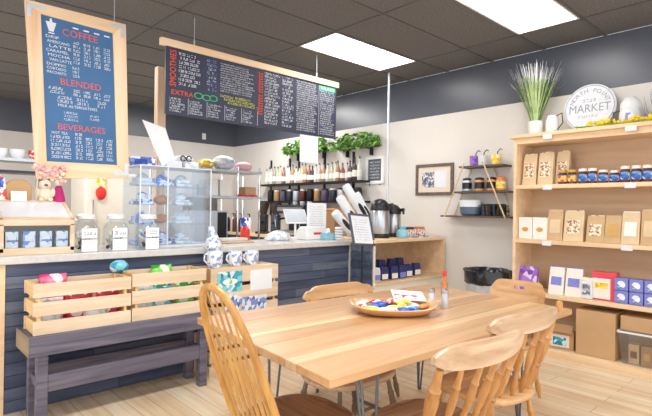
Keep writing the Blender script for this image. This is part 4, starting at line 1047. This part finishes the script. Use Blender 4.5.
MB().lathe((0, 0, 0), [(.06, 0), (.065, .01), (.062, .14), (.05, .17), (.052, .19), (.045, .19), (.04, .15)], 20).build('body', 'potwhite', t)
MB().tube([(-.02, -.05, .18), (-.04, -.11, .20), (-.04, -.12, .10), (-.02, -.06, .04)], .006, 6).build('handle', 'cork', t)
t = thing('round_sign', 'round whitewashed wood sign reading North Point Market', 'sign', (5.18, 1.775, TZ), -90)
t.rotation_euler = (0, 0, R(-90))
rot = Matrix.Rotation(R(-8), 4, 'X')
rr = .242
dsc = MB().lathe((0, 0, 0), [(rr * .985, -.012), (rr, -.008), (rr, .008), (rr * .985, .012)], 48, rot=Matrix.Rotation(R(90), 3, 'X'))
dsc.xf(rot @ Matrix.Translation((0, 0, rr))); dsc.build('disc', 'signgrey', t)
rg = MB().tube([(rr * .93 * math.cos(2 * PI * i / 48), -.0135, rr * .93 * math.sin(2 * PI * i / 48)) for i in range(49)], .003, 5, caps=False); rg.xf(rot @ Matrix.Translation((0, 0, rr))); rg.build('ring_line', 'signink', t)
lt = MB(); fx = lambda s, q: Vector((s, -.0137, q))
text(lt, 'MARKET', fx, -rr * .80, -.045, rr * 1.6, .085)
def arc(body, rad, a0, a1, h):
    k = len(body)
    for i, ch in enumerate(body):
        if ch == ' ': continue
        a = a0 + (a1 - a0) * i / (k - 1); vs, fs, w = text_geo(ch); sc = h / .72
        lt.add([((v[0] - w / 2) * sc * math.cos(a - PI / 2) - v[1] * sc * math.sin(a - PI / 2) + rad * math.cos(a), -.0137, (v[0] - w / 2) * sc * math.sin(a - PI / 2) + v[1] * sc * math.cos(a - PI / 2) + rad * math.sin(a)) for v in vs], fs)
arc('NORTH POINT', rr * .64, R(158), R(22), .045)
scrawl(lt, fx, -.07, .055, .14, .035, 1, 0, 1)
scrawl(lt, fx, -.10, -.10, .2, .025, 1, 0, .9)
lt.xf(rot @ Matrix.Translation((0, 0, rr))); lt.build('lettering', 'signink', t, smooth=False)
t = thing('teapot', 'white enamel pot with blue patch right of the round sign', 'pot', (5.16, 1.40, TZ))
MB().lathe((0, 0, 0), [(.08, 0), (.092, .02), (.095, .12), (.085, .17)], 20).build('body', 'milk', t); MB().lathe((0, 0, .17), [(.09, 0), (.085, .05), (.05, .10), (.01, .115)], 20).build('lid', 'potwhite', t); MB().box(-.098, -.09, -.05, .02, .04, .12).build('blue_patch', 'bluewhite', t, bevel=.004); MB().tube([(0, .09, .05), (-.02, .14, .07), (-.02, .14, .15), (0, .09, .16)], .007, 6).build('handle', 'espresso', t)
t = thing('twig_bundle', 'bundle of bare grey twigs lying at the right end of the shelf top', 'twigs', (5.17, 1.215, TZ))
g = MB()
for i in range(14): 
    a = random.uniform(.2, 2.9); g.tube([(random.uniform(-.05, .05), 0, .006), (random.uniform(-.08, .08), .07 * math.cos(a), .14 * math.sin(a) + .02), (random.uniform(-.1, .1), .11 * math.cos(a), .30 * math.sin(a) + .02)], [.004, .003, .0015], 5)
g.build('twigs', 'signink', t)
for i in range(5): MB().ball((-.05 + .025 * i, -.08 + .04 * ((i * 2) % 5), .024), .022, .022, .026, n=9).build('pine_cone', 'espresso', t)
t = thing('flower_garland', 'garland of yellow flowers lying along the front edge of the shelf top', 'garland', (4.985, 1.4, TZ))
MB().tube([(0, .38 - .1 * i, .012 + .008 * (i % 2)) for i in range(9)], .005, 6).build('stem', 'leaf', t)
g = MB()
for i in range(90):
    y = random.uniform(-.42, .33); g.ball((random.gauss(0, .018), y, .028 + abs(random.gauss(0, .018))), random.uniform(.010, .018), n=6, mi=0 if y > -.2 or random.random() < .5 else 1)
for i in range(14): g.ball((random.gauss(0, .018), random.uniform(.3, .42), .02), .014, .02, .006, n=6, mi=1)
g.build('blossoms', ['yellow', 'leaf'], t)

def pouch(name, label, y, z, w, d, h, mat, labm, x=5.08, cat='bag', taper=.8, lab2=None, group=None, lh=(.25, .7), rz=-90):
    t = thing(name, label, cat, (x, y, z), rz, group)
    mb = MB(); n = 7; vs = []
    for k in range(n):
        u = k / (n - 1.); dd = d * (1 - u ** 1.6 * .93) + .004; ww = w * (1 - .05 * math.sin(PI * u)) * (1 if u < .8 else 1 - (1 - taper) * (u - .8) / .2 * .4)
        for (a, b) in ((-1, -1), (0, -1.12), (1, -1), (1, 1), (0, 1.1), (-1, 1)): vs.append((a * ww / 2, b * dd / 2 - .0 + (d * .1 * u), h * u))
    fs = [(k * 6 + j, k * 6 + (j + 1) % 6, (k + 1) * 6 + (j + 1) % 6, (k + 1) * 6 + j) for k in range(n - 1) for j in range(6)] + [tuple(reversed(range(6))), tuple(range((n - 1) * 6, n * 6))]
    mb.add(vs, fs); bb = mb.build('bag_body', mat, t, ang=50)
    def fy(u): return -(d * (1 - u ** 1.6 * .93) + .004) / 2 * 1.12 + d * .1 * u - .0025
    lw = w * .33; a, b = lh
    um = (a + b) / 2
    MB().add([(-lw, fy(a), h * a), (lw, fy(a), h * a), (lw, fy(um), h * um), (lw, fy(b), h * b), (-lw, fy(b), h * b), (-lw, fy(um), h * um)], [(0, 1, 2, 5), (5, 2, 3, 4)]).build('label', labm, bb, smooth=False)
    MB().obox((0, d * .1, h + .003), w * .86, .007, .012).build('seal_strip', labm if labm != 'gold' else mat, t, smooth=False)
    return t
z = SZ['r1'] + .001
pouch('coffee_pouch', 'kraft pouch with pale label at the left end of the upper shelf', 2.30, z, .145, .08, .325, 'kraft2', 'kraftprint', group='kraft pouches on the upper shelf')
pouch('coffee_pouch', 'kraft pouch, middle of the three on the upper shelf', 2.135, z, .155, .08, .335, 'kraft2', 'kraftprint', group='kraft pouches on the upper shelf')
pouch('coffee_pouch', 'kraft pouch nearest the jam jars on the upper shelf', 1.99, z, .13, .09, .34, 'kraft2', 'kraftprint', x=5.14, group='kraft pouches on the upper shelf')
jl = [('yellow and blue', 'yellab'), ('yellow and blue', 'yellab'), ('blue', 'bluelab'), ('blue', 'bluelab'), ('blue', 'bluelab'), ('blue', 'bluelab'), ('blue', 'bluelab'), ('blue', 'bluelab'), ('blue', 'bluelab')]
jy = [1.955, 1.865, 1.765, 1.68, 1.585, 1.49, 1.40, 1.31, 1.225]; jh = [.14, .14, .145, .145, .125, .115, .15, .15, .15]
protoj = {}
for i in range(9):
    key = jl[i][1]
    if key not in protoj:
        t = thing('jam_jar', 'x', 'jar', (0, 0, 0), -90, 'jam jars on the upper shelf'); protoj[key] = t
        gb = MB().lathe((0, 0, 0), [(.034, 0), (.041, .008), (.041, .095), (.034, .112)], 18).build('glass_body', 'darkjam', t)
        MB().lathe((0, 0, .022), [(.042, 0), (.042, .065)], 18).build('label', key, gb); MB().lathe((0, 0, .112), [(.038, 0), (.039, .022), (.034, .026)], 18).build('lid', 'gold' if key == 'yellab' else 'teabox', t)
    else: t = copy_tree(protoj[key])
    t.location = (5.03 if i < 6 else 5.02, jy[i], z); t.scale = (1, 1, jh[i] / .138)
    t['label'] = 'jam jar with %s label, %s from the left on the upper shelf' % (jl[i][0], ORD[i])
z = SZ['r2'] + .001
for i, y in enumerate((2.315, 2.165)):
    t = thing('tea_box', ('white box with one gold dot at the left end of the middle shelf', 'white box with one gold dot beside the first kraft bag')[i], 'box', (5.06, y, z), -90, 'white boxes on the middle shelf')
    MB().box(-.072, .072, -.06, .06, 0, .225).build('carton', 'teabox', t, bevel=.003); MB().disc((0, -.0615, .1), (1, 0, 0), (0, 0, 1), .034, 24, 0, .024).build('gold_dot', 'gold', t, smooth=False)
for i, (y, w, h, m, l, lab, rz) in enumerate([(2.025, .15, .30, 'kraft', 'kraft2', 'kraft bag leaning beside the white boxes', -86), (1.845, .19, .295, 'kraft2', 'kraftprint', 'wide pale kraft bag, second from left on the middle shelf', -92),
                       (1.65, .16, .25, 'kraft', 'kraftprint', 'shorter kraft bag with printed label, third from left', -88), (1.50, .14, .255, 'kraft', 'gold', 'shorter kraft bag with gold label, fourth from left', -90),
                       (1.355, .15, .29, 'kraft2', 'teabox', 'tall pale kraft bag, fifth from left on the middle shelf', -90), (1.205, .14, .31, 'kraft', 'kraft2', 'tallest kraft bag at the right picture edge of the middle shelf', -88)]):
    pouch('coffee_pouch', lab, y, z, w, .09, h, m, l, x=5.06, group='kraft bags on the middle shelf', rz=rz)
z = SZ['r3'] + .001
pouch('snack_pouch', 'bright purple bag alone at the left end of the lower shelf', 2.305, z, .21, .08, .24, 'purple', 'purple', x=5.06)
pouch('flour_pouch', 'white bag with blue label, left of the pair on the lower shelf', 2.0, z, .15, .085, .27, 'teabox', 'lilac', x=5.05, group='white bags on the lower shelf', lh=(.35, .65))
pouch('flour_pouch', 'white bag with blue label, right of the pair on the lower shelf', 1.835, z, .16, .085, .27, 'teabox', 'lilac', x=5.05, group='white bags on the lower shelf', lh=(.35, .65))
t = thing('cocoa_tin', 'small pale printed tin between the white bags and the red box', 'tin', (5.02, 1.705, z), -90)
MB().box(-.05, .05, -.04, .04, 0, .17).build('body', 'milk', t, bevel=.01); MB().box(-.035, .035, -.043, -.0405, .04, .14).build('label', 'photo', t, smooth=False); MB().box(-.048, .048, -.038, .038, .17, .2).build('lid', 'teabox', t, bevel=.006)
t = thing('gift_box', 'pink-red box with a white and yellow front on the lower shelf', 'box', (5.07, 1.555, z), -90)
MB().box(-.115, .095, -.05, .05, 0, .265).build('carton', 'pink', t, bevel=.004); MB().box(-.105, .045, -.055, -.0505, .015, .205).build('front_card', 'teabox', t, smooth=False); MB().box(-.085, .025, -.057, -.0555, .11, .165).build('yellow_print', 'packyel', t, smooth=False)
for r in range(2):
    for c in range(4):
        t = thing('mug_box', 'blue square carton with round picture, %s row, %s in the stack' % (('bottom', 'top')[r], ('leftmost', 'second', 'third', 'rightmost')[c]), 'carton', (5.05, 1.415 - .118 * c, z + .116 * r), -90, 'blue cartons on the lower shelf')
        MB().box(-.055, .055, -.055, .055, 0, .112).build('carton', 'lilac', t, bevel=.006); MB().disc((0, -.0565, .055), (1, 0, 0), (0, 0, 1), .034, 20).build('round_print', 'bluewhite', t, smooth=False)
z = .071
t = thing('carton_box', 'low open brown carton with a blue picture on its front, bottom shelf', 'box', (5.10, 2.04, z), -84)
t.location = (5.09, 2.02, z)
MB().box(-.19, .19, -.11, .11, 0, .19).build('carton', 'card', t, smooth=False, bevel=.003); MB().box(-.03, .15, -.1125, -.1105, .02, .14).build('front_print', 'teabox', t, smooth=False); MB().box(0, .12, -.114, -.113, .035, .115).build('picture', 'teal', t, smooth=False)
MB().obox((0, -.14, .21), .37, .1, .004, Matrix.Rotation(R(38), 3, 'X')).build('flap', 'carddark', t, smooth=False)
t = thing('carton_box', 'big plain cardboard box standing on the bottom shelf', 'box', (5.06, 1.615, z), -90)
t.location = (5.08, 1.615, z)
MB().box(-.17, .17, -.13, .13, 0, .425).build('carton', 'card', t, bevel=.004); MB().obox((0, -.02, .428), .33, .2, .004).build('flap', 'carddark', t, smooth=False)
t = thing('plastic_bin', 'clear plastic bin of printed packs on the bottom shelf', 'bin', (5.07, 1.22, z), -90)
mb = MB(); 
def ringbox(mb, w0, d0, w1, d1, h):
    a = [(-w0, -d0, 0), (w0, -d0, 0), (w0, d0, 0), (-w0, d0, 0), (-w1, -d1, h), (w1, -d1, h), (w1, d1, h), (-w1, d1, h)]
    mb.add(a, [(0, 3, 2, 1), (0, 1, 5, 4), (1, 2, 6, 5), (2, 3, 7, 6), (3, 0, 4, 7)])
ringbox(mb, .17, .12, .195, .135, .28); mb.build('tub', 'bin', t, smooth=False)
f = MB()
for (x, y, sx, sy) in ((0, -.14, .41, .016), (0, .14, .41, .016), (-.2, 0, .016, .28), (.2, 0, .016, .28)): f.obox((x, y, .285), sx, sy, .016)
f.build('rim', 'milk', t, smooth=False)
for i, (x, m) in enumerate(((-.09, 'kraft'), (.01, 'carddark'), (.1, 'kraft'))):
    o = MB().box(-.042, .042, -.06, .04, 0, .17).box(-.025, .025, -.062, -.0605, .05, .11, 1).build('snack_pack', [m, 'darkjam' if i != 1 else 'gold'], bevel=.004); o.rotation_euler = (0, 0, R(-90)); o.location = (5.06, 1.22 - x, z + .0015); tag(o, 'brown printed pack inside the clear bin, %s' % ('left', 'middle', 'right')[i], 'packet', 'packs in the clear bin')
o = MB().box(-.13, .13, -.19, .19, 0, .13).build('carton_box', 'card', bevel=.004); o.location = (5.10, 1.22, z + .294); tag(o, 'brown cardboard box resting on the clear plastic bin', 'box')

# ------------------------------------------------------------------ dining table
TZ2 = .75
NL, NR, BR_, BL_ = Vector((1.32, 1.385, 0)), Vector((3.555, 1.305, 0)), Vector((3.70, 2.60, 0)), Vector((1.445, 2.70, 0))
t = thing('dining_table', 'long plank dining table with pale and warm boards on steel hairpin legs', 'table', (2.5, 2.0, 0))
O = Vector((2.5, 2.0, 0))
mb = MB(); cuts = [0, .185, .25, .43, .56, .60, .80, 1.0]; mi = [0, 1, 0, 2, 1, 0, 2]
for i in range(7):
    a, b = cuts[i], cuts[i + 1]; g = .0006
    q = [NL.lerp(BL_, a + g), NR.lerp(BR_, a + g), NR.lerp(BR_, b - g), NL.lerp(BL_, b - g)]
    lo = [p - O + Vector((0, 0, TZ2 - .04)) for p in q]; hi = [p - O + Vector((0, 0, TZ2)) for p in q]
    mb.add(lo + hi, [(0, 3, 2, 1), (4, 5, 6, 7), (0, 1, 5, 4), (1, 2, 6, 5), (2, 3, 7, 6), (3, 0, 4, 7)], mi[i])
mb.build('tabletop', ['t1', 't2', 't3'], t, bevel=.005)
def hairpin(px, py, dx, dy):
    l = MB(); c = Vector((px, py, 0)) - O
    l.box(c.x - .075, c.x + .075, c.y - .06, c.y + .06, TZ2 - .046, TZ2 - .0405)
    for k in (-1, 0, 1):
        top = c + Vector((.055 * k + 0, .045 if k == 0 else -.04, TZ2 - .046)); bot = c + Vector((dx + .012 * k, dy + (.01 if k == 0 else 0), .007))
        l.tube([top, bot], .007, 8)
    l.ball(c + Vector((dx, dy, .010)), .018, .014, .009, 8)
    l.build('hairpin_leg', 'rod', t)
hairpin(1.60, 1.47, .05, -.02); hairpin(1.78, 2.38, .0, .0); hairpin(3.15, 1.52, .03, -.02); hairpin(3.16, 2.30, .02, .01)

# tray of packets
TT = TZ2 + .0005
t = thing('serving_tray', 'shallow oval wooden tray of snack packets on the dining table', 'tray', (2.50, 2.035, TT), -43)
RX, RY = .28, .22
prof = [(.66, .0), (.82, .010), (.95, .032), (1.02, .050), (.98, .054), (.9, .036), (.76, .018), (.3, .014)]
vs = []; n = 40; mb = MB()
for (r, z) in prof:
    for j in range(n):
        a = 2 * PI * j / n; c, s_ = math.cos(a), math.sin(a); e = .78
        x = RX * r * math.copysign(abs(c) ** e, c); y = RY * r * math.copysign(abs(s_) ** e, s_); zz = z * (1 + .35 * abs(c) ** 3); vs.append((x, y, zz))
fs = [(i * n + j, i * n + (j + 1) % n, (i + 1) * n + (j + 1) % n, (i + 1) * n + j) for i in range(len(prof) - 1) for j in range(n)] + [tuple(reversed(range(n))), tuple(range((len(prof) - 1) * n, len(prof) * n))]
mb.add(vs, fs); mb.build('tray', 'honey', t, ang=50)
import mathutils
TR = Matrix.Translation((2.50, 2.035, TT)) @ Matrix.Rotation(R(-43), 4, 'Z')
pk = [(-.19, .02, .022, 'packred', 12, 'red and white packet at the left end of the tray'), (-.13, -.04, .03, 'packblue', 20, 'deep blue packet at the left of the tray'),
      (-.06, .03, .036, 'packblue', -10, 'blue packet in the middle of the tray'), (-.01, -.07, .03, 'packyel', 35, 'yellow packet at the near side of the tray'),
      (.05, -.05, .042, 'packyel', 70, 'yellow packet lying across the others'), (.10, -.06, .026, 'chipteal', 10, 'small teal packet at the near right of the tray'),
      (-.09, .11, .034, 'packred', -5, 'red-striped packet at the far left of the tray'), (.02, .10, .034, 'packwhite', 8, 'white packet at the far side of the tray'),
      (.12, .04, .03, 'packwhite', -14, 'white packet at the right of the tray'), (.20, .0, .03, 'orange', 60, 'orange packet at the right end of the tray'),
      (-.15, -.10, .03, 'packyel', -30, 'yellow packet at the near left of the tray'), (-.20, .08, .03, 'packwhite', 40, 'white packet at the far left corner of the tray'),
      (-.06, -.13, .03, 'packwhite', 4, 'white packet at the near rim of the tray'), (.06, -.13, .032, 'packblue', -8, 'dark blue packet at the near right rim of the tray'), (.0, .03, .058, 'packred', 50, 'red and white packet topmost in the middle of the tray'), (.05, .03, .05, 'packyel', -20, 'yellow packet under the leaflet')]
for i, (x, y, z, m, rz, lab) in enumerate(pk):
    o = MB().ball((0, 0, .0), .062, .03, .016, 12).obox((-.066, 0, 0), .016, .045, .003).obox((.066, 0, 0), .016, .045, .003).build('snack_packet', m)
    o.location = TR @ Vector((x, y, z + .012)); o.rotation_euler = (R(random.uniform(-14, 14)), R(random.uniform(-8, 8)), R(rz - 43)); tag(o, lab, 'packet', 'packets on the tray')
o = MB().box(-.11, .11, -.075, .075, 0, .006, 0).box(-.10, .06, -.055, .0, .006, .0075, 1).build('leaflet', ['paper', 'packred'], smooth=False); o.location = TR @ Vector((.12, .13, .085)); o.rotation_euler = (R(14), R(4), R(-40)); tag(o, 'white and red leaflet lying on top of the tray packets', 'leaflet')
def shaker(label, x, y, capm, bodym, h=.115):
    t = thing('shaker', label, 'shaker', (x, y, TT), 0, 'shakers on the table')
    MB().lathe((0, 0, 0), [(.026, 0), (.029, .006), (.026, .05), (.022, h * .75)], 16).build('glass_body', bodym, t); MB().lathe((0, 0, 0), [(.0245, h * .75), (.0245, h * .92), (.014, h)], 16).build('cap', capm, t)
shaker('clear salt shaker with steel cap, beside the tray', 2.86, 1.985, 'steel', 'milk', .13); shaker('darker blue-grey pepper shaker, nearer the table end', 2.885, 1.895, 'steel', 'galv', .135)
t = thing('hot_sauce_bottle', 'orange sauce bottle with a red cap behind the shakers', 'bottle', (3.22, 2.24, TT), 0)
MB().lathe((0, 0, 0), [(.026, 0), (.028, .006), (.028, .09), (.012, .13), (.012, .15)], 16).build('body', 'pastry', t); MB().lathe((0, 0, .15), [(.016, 0), (.016, .035), (.012, .045)], 14).build('cap', 'red', t)
t.location = (3.33, 2.19, TT)

# ------------------------------------------------------------------ chairs (front = -Y, sitter looks towards -Y)
TURN = [(0, .011), (.05, .012), (.12, .019), (.20, .021), (.30, .014), (.33, .018), (.36, .013), (.42, .018), (.6, .022), (.72, .017), (.75, .021), (.78, .015), (.9, .013), (1, .011)]
def turned(mb, a, b, k=1.0, mi=0):
    a, b = Vector(a), Vector(b); mb.tube([a.lerp(b, u) for u, r in TURN], [r * k for u, r in TURN], 10, mi)
def seat_mesh(w, d, z, th=.038):
    mb = MB(); n = 40; rings = []
    prof = [(.0, .55), (.93, .0), (1.0, .25), (1.0, .7), (.96, 1.0), (.85, .93), (.6, .75), (.2, .72)]
    pts = []
    for (r, hz) in [(.82, 0), (.97, .15), (1.0, .5), (.985, .85), (.95, 1.0), (.84, .95), (.6, .72), (.25, .68), (.02, .68)]:
        ring = []
        for j in range(n):
            a = 2 * PI * j / n; c, s_ = math.cos(a), math.sin(a); e = .72
            x = math.copysign(abs(c) ** e, c) * w / 2 * r; y = math.copysign(abs(s_) ** e, s_) * d / 2 * r
            if y > 0: x *= 1 - .12 * (y / (d / 2))
            ring.append((x, y, z - th + th * hz + (.008 if (y < -d * .3 and abs(x) < .05 and r < .9) else 0)))
        pts += ring
    m = len(pts) // n
    mb.add(pts, [(i * n + j, i * n + (j + 1) % n, (i + 1) * n + (j + 1) % n, (i + 1) * n + j) for i in range(m - 1) for j in range(n)] + [tuple(reversed(range(n))), tuple(range((m - 1) * n, m * n))])
    return mb
def chair_base(t, w, d, z, legm, seatm):
    seat_mesh(w, d, z).build('seat', seatm, t, ang=60)
    ft = {}
    for sx in (-1, 1):
        for sy in (-1, 1):
            mb = MB(); top = (sx * w * .32, sy * d * .32, z - .035); bot = (sx * w * .44, sy * d * .46, .002); turned(mb, bot, top, 1.0); mb.build('leg', legm, t)
            ft[(sx, sy)] = Vector(bot).lerp(Vector(top), .38)
    for sx in (-1, 1):
        mb = MB(); a, b = ft[(sx, -1)], ft[(sx, 1)]; mb.tube([a, a.lerp(b, .5), b], [.008, .014, .008], 8); mb.build('stretcher', legm, t)
    mb = MB(); a, b = ft[(-1, -1)].lerp(ft[(-1, 1)], .5), ft[(1, -1)].lerp(ft[(1, 1)], .5); mb.tube([a, a.lerp(b, .5), b], [.008, .014, .008], 8); mb.build('stretcher', legm, t)
def crest(w, y, z0, z1, bow, th, shape, n=28):
    mb = MB(); vs = []
    for i in range(n + 1):
        s_ = -1 + 2 * i / n; x = s_ * w / 2; yy = y - bow * s_ * s_
        if shape == 'pillow': zt = z1 - (z1 - z0) * .42 * abs(s_) ** 6; zb = z0 + (z1 - z0) * .12 * s_ ** 2 + (z1 - z0) * .2 * abs(s_) ** 8
        elif shape == 'step':
            k = 1 if abs(s_) < .62 else max(0, 1 - (abs(s_) - .62) / .16); zt = z1 - (z1 - z0) * .24 * (1 - k) - (z1 - z0) * .3 * max(0, abs(s_) - .9) / .1; zb = z0 + (z1 - z0) * .25 * max(0, abs(s_) - .88) / .12
        else: zt = z1; zb = z0
        for (dy, zz) in ((-th / 2, zb), (-th / 2, zt - .006), (0, zt), (th / 2, zt - .006), (th / 2, zb)): vs.append((x, yy + dy + (zz - z0) * .18, zz))
    m = 5
    mb.add(vs, [(i * m + j, i * m + (j + 1) % m, (i + 1) * m + (j + 1) % m, (i + 1) * m + j) for i in range(n) for j in range(m)] + [tuple(range(m)), tuple(reversed(range(n * m, (n + 1) * m)))])
    return mb
def spindle_chair(label, x, y, rz, w, crest_z, mats, shape, crest_w, nsp=6, crest_y=.25):
    seatm, legm, crm, spm = mats
    t = thing('dining_chair', label, 'chair', (x, y, 0), rz, 'wooden chairs around the table')
    d = w * .96; z = .45
    chair_base(t, w, d, z, legm, seatm)
    z0, z1 = crest_z; bow = .055
    crest(crest_w, crest_y, z0, z1, bow, .026, shape).build('crest_rail', crm, t, ang=50)
    for i in range(nsp):
        s_ = -1 + 2 * i / (nsp - 1.); xt = s_ * crest_w / 2 * .88; yt = crest_y - bow * (s_ * .88) ** 2
        k = 1.35 if i in (0, nsp - 1) else .85
        mb = MB(); turned(mb, (s_ * w * .40, d * .5 - .05 - .05 * s_ * s_, z - .012), (xt, yt, z0 + .015), k); mb.build('back_post' if i in (0, nsp - 1) else 'spindle', spm, t)
    if crest_w > .61 and shape == 'pillow':
        s_ = -1; mb = MB().lathe((s_ * crest_w / 2 * .96, crest_y - bow * .9 + .03, z1 - .045), [(.014, 0), (.018, .03), (.018, .05), (.008, .062)], 12); mb.build('post_knob', spm, t)
    return t
spindle_chair('spindle-back chair with curved pale crest on the near side of the table, front one', 1.89, 1.325, 174, .50, (.795, .915), ('walnut', 'golden', 'tan', 'honey_z'), 'pillow', .60, 6, .33)
spindle_chair('spindle-back chair on the near side of the table, right of the front one', 2.545, 1.395, 173, .50, (.797, .912), ('honey', 'golden', 'tan', 'honey_z'), 'pillow', .62, 6, .28)
spindle_chair('chair with stepped crest on the far side of the table by the counter', 2.73, 2.56, -3, .50, (.715, .818), ('tan', 'darkleg', 'honey', 'honey_z'), 'step', .74, 8, .26)

# chair at the right end: broad rounded back with a hand slot
t = thing('dining_chair', 'chair with rounded solid back and hand slot at the right end of the table', 'chair', (3.545, 1.79, 0), -88, 'wooden chairs around the table')
chair_base(t, .44, .42, .45, 'golden', 'honey')
mb = MB(); n = 30; w = .43; vs = []; fs = []
def ebz(s_):
    r = .2
    return .868 - (.07 * max(0, (abs(s_) - .72) / .28) ** 2)
def ep(s_, z, dy): return (s_ * w / 2, .235 - .05 * s_ * s_ + dy + (z - .7) * .2, z)
cols = [-1 + 2 * i / n for i in range(n + 1)]
for i in range(n):
    a, b = cols[i], cols[i + 1]; za, zb = ebz(a), ebz(b)
    segs = [((.62, .62), (za, zb))]
    if -.22 <= a and b <= .24: segs = [((.62, .62), (.80, .80)), ((.825, .825), (za, zb))]
    for (l, h) in segs:
        v = [ep(a, l[0], -.012), ep(b, l[1], -.012), ep(b, h[1], -.012), ep(a, h[0], -.012), ep(a, l[0], .012), ep(b, l[1], .012), ep(b, h[1], .012), ep(a, h[0], .012)]
        mb.add(v, [(0, 1, 2, 3), (5, 4, 7, 6), (0, 4, 5, 1), (3, 2, 6, 7), (1, 5, 6, 2), (4, 0, 3, 7)])
mb.build('back_panel', 'honey', t, smooth=False)
for i, s_ in enumerate((-.85, -.45, 0, .45, .85)):
    mb = MB(); turned(mb, (s_ * .19, .16 - .03 * s_ * s_, .44), (s_ * .2, .215 - .05 * s_ * s_, .635), .8); mb.build('spindle', 'golden', t)

# hoop-back chair at the left end
t = thing('dining_chair', 'golden oak hoop-back chair with brown saddle seat at the left end of the table', 'chair', (1.45, 1.745, 0), 90, 'wooden chairs around the table')
chair_base(t, .50, .50, .46, 'darkleg', 'walnut')
hp = []
def hoop(u):
    a = PI * u; c, s_ = math.cos(a), math.sin(a); hz = s_ ** .75
    x = -.195 * math.copysign(abs(c) ** .8, c); return Vector((x, .21 + .245 * hz, .44 + .66 * hz))
mb = MB(); mb.tube([hoop(i / 48.) for i in range(49)], .0155, 12); mb.build('hoop', 'golden', t, ang=60)
for i in range(7):
    s_ = -1 + 2 * i / 6.; b = Vector((s_ * .14, .21, .44))
    xt = s_ * .145
    best = min((abs(hoop(u / 400.).x - xt), u) for u in range(20, 381))[1]; top = hoop(best / 400.)
    mb = MB(); pts = [b.lerp(top, k / 10.) for k in range(11)]; wd = [.009, .011, .013, .015, .016, .015, .012, .010, .008, .007, .006]
    mb.tube(pts, wd, 10, flat=.5, ref=(1, 0, 0)); mb.build('spindle', 'golden', t, ang=60)

# stool under the table
t = thing('stool', 'backless wooden seat with dark turned legs tucked under the table', 'stool', (2.13, 2.08, 0), -3)
chair_base(t, .60, .46, .44, 'darkleg', 'tan')

# ------------------------------------------------------------------ camera, light, view
yaw, pit, roll = R(47.15), R(-0.131), R(0.801)
cy, sy = math.cos(yaw), math.sin(yaw)
B = Matrix(((sy, -cy, 0), (0, 0, -1), (cy, sy, 0)))
Rx = Matrix(((1, 0, 0), (0, math.cos(pit), -math.sin(pit)), (0, math.sin(pit), math.cos(pit))))
Rz = Matrix(((math.cos(roll), -math.sin(roll), 0), (math.sin(roll), math.cos(roll), 0), (0, 0, 1)))
A = Rz @ Rx @ B
right, down, fwd = A[0], A[1], A[2]
cam = bpy.data.cameras.new('camera'); co = bpy.data.objects.new('camera', cam); COL.objects.link(co)
cam.sensor_width = 36; cam.lens = 486.3 / 652 * 36; cam.clip_start = .05
mw = Matrix.Identity(4)
for i in range(3): mw[i][0] = right[i]; mw[i][1] = -down[i]; mw[i][2] = -fwd[i]
mw[2][3] = 1.42
co.matrix_world = mw
SC.camera = co
wd = bpy.data.worlds.new('world'); SC.world = wd; wd.use_nodes = True
bg = wd.node_tree.nodes['Background']; bg.inputs['Color'].default_value = (.96, .98, 1.0, 1); bg.inputs['Strength'].default_value = 1.25
def area(name, loc, sx, sy, power, rot=(0, 0, 0), col=(1, .985, .96)):
    l = bpy.data.lights.new(name, 'AREA'); l.shape = 'RECTANGLE'; l.size = sx; l.size_y = sy; l.energy = power; l.color = col
    o = bpy.data.objects.new(name, l); COL.objects.link(o); o.location = loc; o.rotation_euler = rot
# ceiling troffers outside the frame: above the camera and above the kitchen
for (x, y, p) in ((1.32, 1.98, 40), (1.32, -.45, 30), (4.04, 6.26, 45), (1.32, 6.26, 40)):
    area('troffer_lamp', (x, y, CZ - .012), 1.28, .55, p)
vs = SC.view_settings
vs.view_transform = 'Standard'; vs.look = 'None'; vs.exposure = 0.64; vs.gamma = 1.0; vs.use_curve_mapping = False
SC.cycles.use_denoising = True
SC.cycles.max_bounces = 8; SC.cycles.transparent_max_bounces = 16
